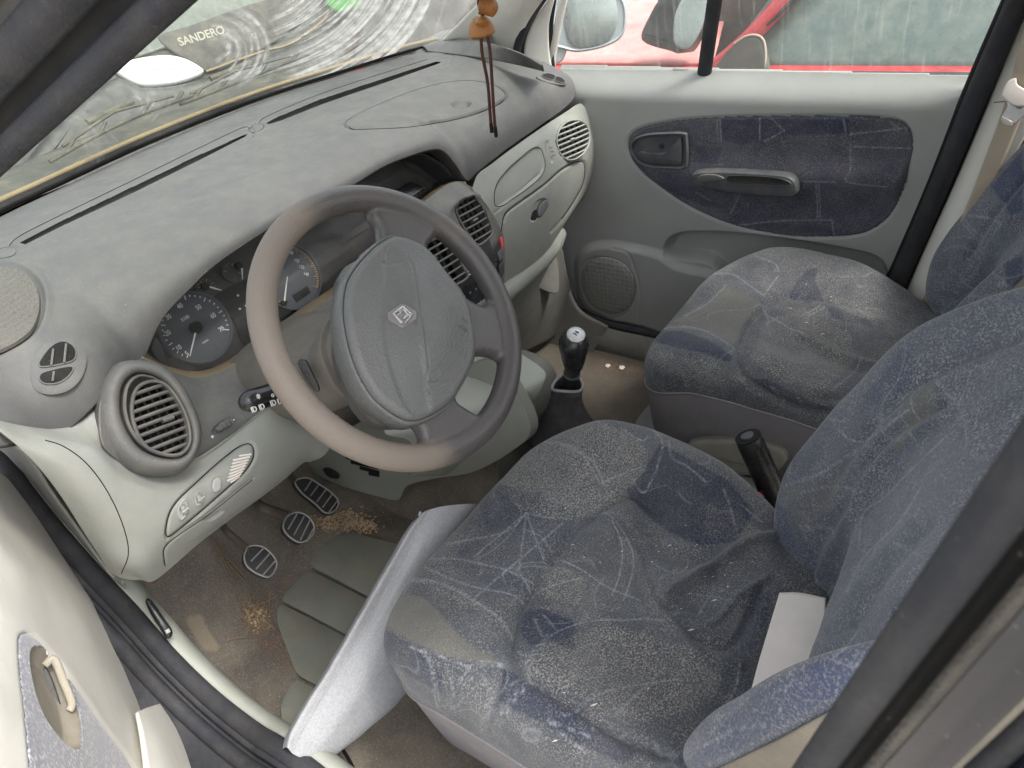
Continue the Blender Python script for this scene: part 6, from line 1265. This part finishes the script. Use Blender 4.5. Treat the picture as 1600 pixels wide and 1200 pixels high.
hf = Frame(dp(90, 1070, .0), CAM_LOC-dp(90, 1070)); tube('pull_handle', crom([hf.at(*hf.two(*q), .004) for q in ((70, 1040), (84, 1030), (98, 1062), (112, 1098), (108, 1110))], 24), .0040, M['recess'], DD, 10, flat=.7, up=hf.n)
loft_outline('dark_gap', hf, hf.poly(curve2([(67, 1045), (76, 1048), (92, 1090), (94, 1106), (72, 1105), (66, 1080)], 30, True)), [(0, -.002), (.001, -.001)], M['dark'], DD)
pk = [[dp(215, 1112, .004), dp(235, 1104, .008), dp(262, 1098, .008), dp(280, 1108, .004)], [dp(222, 1150, .004), dp(250, 1145, .012), dp(280, 1138, .012), dp(302, 1140, .002)], [dp(230, 1210, .0), dp(265, 1200, .01), dp(300, 1190, .01), dp(330, 1185, .0)], [dp(240, 1280, -.01), dp(290, 1280, 0), dp(340, 1270, 0), dp(375, 1260, -.01)]]
sheet('map_pocket', patch_grid(pk, 40, 40), M['doorcream'], DD, thick=.004)
tube('pocket_rib', crom([dp(278, 1106, .006), dp(300, 1140, .006), dp(328, 1185, .004), (dp(372, 1262, -.006))], 30), .004, M['doorgrey'], DD, 8)
for k in range(26):
    t = k/25; p0 = dp(276+t*80, 1108+t*130, .0075-.004*t); tube('rib', [p0, p0+np.array([.004, .010, .002])], .0012, M['doorcream'], DD, 4)
# ================================================================== SMALL THINGS IN THE CABIN
CH = thing('hanging_charm', 'wooden bead and bell charm on two brown cords hanging before the windscreen', 'charm', X(755, 30, .62))
cx_ = .62; fc_ = Frame(X(755, 35, cx_), CAM_LOC-X(755, 35, cx_))
def lathe(name, p, ax_, prof, mat, parent, sides=24):
    ax_ = np.array(ax_)/np.linalg.norm(ax_); pts = [np.array(p)+ax_*h for h, r in prof]; return tube(name, pts, np.array([r for h, r in prof]), mat, parent, sides)
lathe('bell', X(748, 24, cx_), X(753, 50, cx_)-X(748, 24, cx_), [(0, .004), (.002, .009), (.008, .014), (.016, .017), (.022, .017), (.025, .013), (.026, .006)], M['wood'], CH)
lathe('ribbed_bead', X(752, 8, cx_-.01), (X(774, 14, cx_-.01)-X(752, 8, cx_-.01)), [(0, .006)]+[(.001+i*.0026+j*.0013, .0098 if j else .0085) for i in range(7) for j in (0, 1)]+[(.021, .006)], M['wood'], CH)
lathe('round_bead', X(752, 28, cx_-.012), (0, 0, -1), [(-.002, .003), (0, .0065), (.004, .0085), (.008, .0065), (.010, .003)], M['wood'], CH)
for L in ([(752, 44), (753, 80), (762, 130), (766, 180), (768, 206)], [(757, 42), (765, 75), (769, 130), (772, 180), (775, 213)], [(750, -12), (748, 5), (752, 18), (756, 28)], [(756, -12), (752, 8), (750, 22)]):
    C = crom([X(a, b, cx_-.006) for a, b in L], 40); tube('cord', C, .0022, M['cord'], CH, 8)
for a, b in (((767, 192), (768.5, 207)), ((773.5, 198), (775.5, 214))): tube('cord_tip', [X(*a, cx_-.006), X(*b, cx_-.006)], .0026, M['black'], CH, 8)
# debris: crumbs on the carpet, straw, paper scraps
def scatter(name, label, cat, cl_, mat, lift=.003):
    V, F = [], []
    for (cx, cy, sx, sy, n_, s0, s1, el) in cl_:
        for _ in range(n_):
            px, py = random.gauss(cx, sx), random.gauss(cy, sy); p = onfloor(px, py, lift); s = random.uniform(s0, s1); a = random.uniform(0, 6.28)
            u = np.array([math.cos(a), math.sin(a), random.uniform(-.2, .3)])*s*el; v = np.array([-math.sin(a), math.cos(a), random.uniform(-.2, .2)])*s; w = np.array([0, 0, 1])*s*random.uniform(.4, .8); b0 = len(V)
            V += [p-u, p+v*.8, p+u, p-v, p+w, p-w*.3]; F += [(b0+i, b0+(i+1) % 4, b0+4) for i in range(4)]+[(b0+(i+1) % 4, b0+i, b0+5) for i in range(4)]
    o = mesh(name, V, F, mat, None, smooth=False); tag(o, label, cat, kind='stuff'); return o
M['crumb'] = plastic('crumb_tan', (188, 168, 138), .9, .4, (120, 86, 54), .2, .3); M['crumb2'] = plastic('crumb_brown', (142, 118, 94), .9, .4, (170, 140, 110), .2, .3); M['straw'] = plastic('dry_straw', (160, 138, 110), .8, .2); M['paper'] = plastic('paper_white', (215, 208, 195), .9, .1)
scatter('crumbs', 'heap of tan crumbs and chips by the right foot pedal', 'debris', [(535, 814, 20, 7, 230, .0022, .0052, 1), (565, 822, 16, 7, 150, .002, .005, 1), (505, 818, 9, 6, 80, .002, .004, 1)], M['crumb'])
scatter('crumbs', 'brown grit scattered over the driver side carpet', 'debris', [(540, 815, 28, 10, 220, .0016, .004, 1), (405, 970, 14, 20, 170, .0014, .0036, 1), (440, 1010, 12, 22, 60, .001, .002, 1), (330, 900, 60, 40, 90, .0006, .0014, 1), (390, 1120, 22, 20, 120, .0008, .002, 1)], M['crumb2'])
scatter('crumbs', 'pale grit beside the rubber mat', 'debris', [(398, 962, 9, 9, 80, .002, .0046, 1), (420, 740, 40, 30, 20, .0006, .0012, 1), (480, 870, 20, 22, 70, .0006, .0016, 1), (405, 1135, 12, 8, 30, .001, .003, 1), (435, 1120, 10, 26, 40, .0006, .0016, 1), (560, 860, 40, 14, 60, .0006, .0014, 1)], M['crumb'])
def straws(name, label, items):
    V, F = [], []
    for a, b in items:
        p, q = onfloor(*a, .006), onfloor(*b, .005); d = q-p; w = np.cross(d, (0, 0, 1.)); w = w/np.linalg.norm(w)*.0009; m_ = (p+q)/2+np.array([0, 0, .006]); b0 = len(V)
        for c in (p, m_, q): V += [c-w, c+w, c+np.array([0, 0, .0013])]
        for i in (0, 3): F += [(b0+i, b0+i+3, b0+i+4, b0+i+1), (b0+i+1, b0+i+4, b0+i+5, b0+i+2), (b0+i+2, b0+i+5, b0+i+3, b0+i)]
    tag(mesh(name, V, F, M['straw'], None), label, 'straw', kind='stuff')
straws('dry_straw', 'dry reddish straw stalks lying left of the leftmost pedal', [((332, 842), (352, 880)), ((335, 845), (362, 900)), ((340, 846), (356, 890)), ((345, 872), (372, 930)), ((350, 868), (385, 905)), ((355, 880), (395, 925)), ((362, 905), (380, 960)), ((378, 935), (395, 985)), ((380, 975), (405, 950)), ((400, 960), (430, 985))]+[((random.gauss(395, 18), random.gauss(960, 20)), (random.gauss(395, 22), random.gauss(965, 26))) for _ in range(14)])
def on_seat(px, py): p = Z(px, py, .36); return p
V, F = [], []
for cx, cy, sx, sy, n_ in ((1110, 895, 50, 45, 46), (1000, 840, 70, 60, 26), (1090, 870, 6, 6, 4), (925, 1110, 60, 30, 8), (1300, 500, 60, 40, 26)):
    for _ in range(n_):
        px, py = random.gauss(cx, sx), random.gauss(cy, sy); par_ = DSC if px < 1210 and cy > 700 else PSC; q, nn_ = surf_at(par_[0], par_[1], par_[2], px, py, .0012); s = random.uniform(.0006, .0019); t1 = np.cross(nn_, (random.random(), random.random(), .3)); t1 /= np.linalg.norm(t1); t2 = np.cross(nn_, t1); el = random.choice((1, 1, 3)); b0 = len(V)
        V += [q-t1*s*el, q+t2*s*.6, q+t1*s*el, q-t2*s*.6, q+nn_*s*.5]; F += [(b0+i, b0+(i+1) % 4, b0+4) for i in range(4)]
tag(mesh('lint', V, F, M['paper'], None, smooth=False), 'white lint flecks scattered over the front seat cushions', 'lint', kind='stuff')
for i, (px, py, s, lab) in enumerate(((950, 573, .009, 'white paper scrap on the passenger carpet nearest the gear knob'), (972, 576, .010, 'larger white paper scrap on the passenger carpet by the far seat'))):
    p = onfloor(px, py, .004); V = [p+np.array(v)*s for v in ((-1, -.6, 0), (.2, -1, .3), (1, .1, 0), (.4, .9, .2), (-.8, .6, .1), (0, 0, .5))]; tag(mesh('paper_scrap', V, [(0, 1, 5), (1, 2, 5), (2, 3, 5), (3, 4, 5), (4, 0, 5)], M['paper'], None, smooth=False), lab, 'paper scrap', 'paper scraps on the carpet')
for px, py, s, lab in ((1143, 550, .008, 'torn white foam tuft at the front seam of the far seat'),):
    p = Z(px, py, .352); V = [p+np.array(v)*s for v in ((-1, -.8, 0), (.5, -1, .3), (1, .1, 0), (.4, 1.2, .2), (-.8, .6, .1), (0, 0, .6))]; tag(mesh('foam_tuft', V, [(0, 1, 5), (1, 2, 5), (2, 3, 5), (3, 4, 5), (4, 0, 5)], M['paper'], None, smooth=False), lab, 'foam')
# ================================================================== OUTSIDE
GZ = -.45
def struct(name, V, F, mat): o = mesh(name, V, F, mat, None, smooth=False); o['kind'] = 'structure'; return o
struct('ground', [(-60, -60, GZ), (60, -60, GZ), (60, 60, GZ), (-60, 60, GZ)], [(0, 1, 2, 3)], M['tarmac'])
# own passenger door mirror
OM = thing('door_mirror', 'grey door mirror with dusty glass outside the passenger window', 'mirror', X(925, 40, 1.60))
mf = Frame(X(928, 38, 1.60), CAM_LOC-X(928, 38, 1.60)+np.array([0, 0, -.2])); mo = [(866, 70), (862, 30), (872, -5), (900, -22), (950, -20), (975, -2), (980, 30), (972, 58), (945, 74), (905, 82), (880, 78)]
loft_outline('mirror_shell', mf, mf.poly(curve2(mo, 60, True)), [(.03, -.10), (.008, -.06), (0, -.02), (.001, .002), (.006, .006), (.010, .003)], M['silver'], OM)
M['mirrorglass'] = plastic('dusty_mirror_glass', (150, 160, 158), .25, .5, (180, 180, 175), 0, .05, spec=.8); M['mirrorglass'].node_tree.nodes['Principled BSDF'].inputs['Metallic'].default_value = .5
loft_outline('mirror_glass', mf, mf.poly(curve2([(888, 60), (882, 20), (895, -8), (950, -10), (964, 10), (962, 45), (945, 66), (905, 74)], 50, True)), [(0, .002), (0, .006), (.002, .007)], M['mirrorglass'], OM)
loft_outline('mirror_foot', mf, mf.poly(curve2([(862, 90), (862, 30), (878, 40), (886, 75), (876, 98)], 30, True)), [(0, -.08), (0, -.01), (.004, .0)], M['silver'], OM)
# red car alongside
RC = thing('red_car', 'faded red car parked close outside the passenger window', 'car', (2.5, .3, GZ))
XR = 2.15
def rx(px, py, x=XR): return X(px, py, x)
side = [[(XR-.02, y, z) for y in np.linspace(1.9, -2.2, 12)] for z in (.555,)]
body = patch_grid([np.array([(XR+.06, y, .545) for y in np.linspace(2.3, -2.2, 10)]), np.array([(XR, y, .515) for y in np.linspace(2.3, -2.2, 10)]), np.array([(XR-.04, y, .30) for y in np.linspace(2.3, -2.2, 10)]), np.array([(XR, y, -.25) for y in np.linspace(2.3, -2.2, 10)])], 60, 30)
sheet('body_side', body, M['redpaint'], RC, thick=.01)
bon = patch_grid([[(XR+.05, .26, .555), (XR+.05, 1.2, .545), (XR+.05, 2.2, .44)], [(XR+.75, .40, .64), (XR+.75, 1.2, .62), (XR+.75, 2.2, .50)], [(XR+1.5, .26, .56), (XR+1.5, 1.2, .55), (XR+1.5, 2.2, .44)]], 30, 20)
M['redfade'] = plastic('sun_bleached_red_paint', (206, 132, 128), .5, .5, (205, 165, 155), .05, .08); sheet('bonnet', bon, M['redfade'], RC, thick=.01)
a0, a1 = rx(1100, 118), rx(1265, -40, XR+.10); tube('front_pillar', crom([X(1090, 128, XR+.04), X(1170, 60, XR+.07), X(1270, -50, XR+.13)], 20), .045, M['redpaint'], RC, 12, flat=.6)
tube('pillar_gasket', crom([X(1116, 108, XR+.02), X(1190, 44, XR+.05), X(1290, -50, XR+.11)], 20), .010, M['rubber'], RC, 8)
tube('belt_line', [X(1090, 122, XR+.02), X(1200, 118, XR+.02), X(1500, 122, XR+.02), X(1700, 126, XR+.02)], .016, M['rubber'], RC, 8); 
M['tealglass'] = plastic('dusty_green_window', (86, 104, 100), .3, .55, (140, 146, 132), .0, .12, spec=.6)
quad('side_window', [X(1110, 122, XR+.05), X(1620, 130, XR+.05), X(1620, -120, XR+.22), X(1290, -120, XR+.22)], M['tealglass'], .004, RC)
hr = Frame(X(1175, 95, XR+.02), (-1, 0, .2)); loft_outline('headrest', hr, hr.poly(curve2([(1118, 122), (1130, 90), (1150, 68), (1170, 56), (1190, 58), (1198, 75), (1197, 122)], 40, True)), rprof(.02, .012), M['greydark'], RC)
tube('headrest_edge', crom([hr.at(*hr.two(*q), .016) for q in ((1150, 68), (1170, 56), (1190, 57), (1198, 75), (1197, 120))], 24), .004, M['belt'], RC, 8)
loft_outline('mirror_shell', hr, hr.poly(curve2([(1018, 62), (1030, 25), (1050, -5), (1090, -30), (1115, -20), (1100, 40), (1080, 80), (1060, 78)], 40, True)), rprof(.10, .03, -.03), M['sag'], RC)
mir = Frame(X(1080, 35, 2.0), CAM_LOC-X(1080, 35, 2.0)); loft_outline('mirror_glass', mir, mir.poly(curve2([(1052, 60), (1056, 20), (1080, -20), (1105, -10), (1098, 40), (1078, 74), (1060, 74)], 40, True)), rprof(.01, .004), M['mirrorglass'], RC)
quad('roof_skin', [(XR+.3, .1, .98), (XR+1.3, .1, .98), (XR+1.3, -1.8, 1.0), (XR+.3, -1.8, 1.0)], M['redpaint'], .01, RC)
quad('cabin_dark', [(XR+.4, .6, -.2), (XR+.4, -2.0, -.2), (XR+.4, -2.0, .95), (XR+.4, .6, .95)], M['greydark'], .01, RC)
# car parked ahead, its tail towards the windscreen
SA = thing('parked_car', 'tail of a grey-green car with pale lettering and a white rounded shape, beyond the windscreen', 'car', (1.4, 2.3, GZ))
fp = np.array([1.5, 2.1, .6]); fnn = np.array([-.35, -1, .35]); fnn /= np.linalg.norm(fnn)
TFr = Frame(fp, fnn)
M['tailglass'] = plastic('pale_green_tail_glass', (88, 96, 88), .2, .2, (170, 175, 160), 0, .05, spec=.7)
TFb = loft_outline('tailgate', TFr, TFr.poly([(-400, 460), (-400, -160), (880, -160), (880, 40), (560, 120), (300, 240), (0, 420)]), [(0, -.05), (0, 0)], M['sag'], SA)
loft_outline('rear_glass', TFr, TFr.poly(curve2([(180, 95), (300, 60), (420, 10), (500, -60), (300, -160), (60, -100), (100, 60)], 40, True)), rprof(.012, .006), M['tailglass'], SA)
M['tailp'] = plastic('tail_dark_panel', (60, 60, 56), .4, .2)
M['whiteshape'] = plastic('glossy_white', (245, 246, 240), .25, 0.05, spec=.6)
loft_outline('white_shape', TFr, TFr.poly(curve2([(178, 108), (205, 95), (250, 88), (285, 92), (318, 112), (300, 125), (260, 135), (220, 136), (195, 125)], 50, True)), rprof(.03, .02), M['whiteshape'], SA)  # near-white rounded shape on the tail
loft_outline('dark_panel', TFr, TFr.poly(curve2([(245, 60), (300, 40), (420, 0), (480, 10), (440, 60), (330, 112), (290, 95)], 50, True)), rprof(.0145, .006), M['tailp'], SA)
loft_outline('bumper', TFr, TFr.poly(curve2([(-40, 400), (60, 230), (170, 130), (220, 142), (300, 132), (420, 90), (530, 40), (560, 60), (470, 160), (280, 260), (120, 330)], 70, True)), rprof(.09, .04), M['sag'], SA)
for i, L in enumerate((((322, 112), (345, 104), (366, 95)), ((372, 94), (395, 86), (412, 80)), ((420, 78), (445, 72), (470, 60)), ((474, 56), (500, 36), (512, 22), (512, 2)))): tube('bumper_strip', crom([TFr.at(*TFr.two(*q, .03), .032) for q in L], 16), .009, M['tan'], SA, 8, flat=.6)
M['wall0'] = plastic('dull_letter_grey', (150, 148, 134), .5, .1)
q0_, q1_ = TFr.two(280, 66, .02), TFr.two(350, 46, .02); dq = q1_-q0_
text_mesh('lettering', 'SANDERO', np.linalg.norm(dq)/4.5, TFr.mat(*(q0_+q1_)/2, .0155, math.atan2(dq[1], dq[0])), M['wall0'], SA, bold=.0008)
M['leaf'] = plastic('bright_green_shade', (40, 130, 36), .5, .1)
GB = thing('green_sheet', 'bright green panel glimpsed at the top of the windscreen', 'panel', (2.3, 1.75, .6)); gfr = Frame((2.3, 1.75, .6), (-.6, -1, .2)); loft_outline('panel', gfr, gfr.poly(curve2([(508, 4), (512, -40), (556, -40), (566, -4), (552, 14), (528, 20)], 40, True)), rprof(.02, .01), M['leaf'], GB)
# distant wall behind the parked cars
DW = thing('boundary_wall', 'pale rendered wall beyond the parked cars', 'wall', (6, 3, GZ)); M['wall'] = plastic('pale_render', (170, 172, 160), .9, .3)
box('wall', (0, 0, .6), (14, .2, 2.6), M['wall'], DW, Frame((4, 8, 0), (0, 0, 1)), .01)
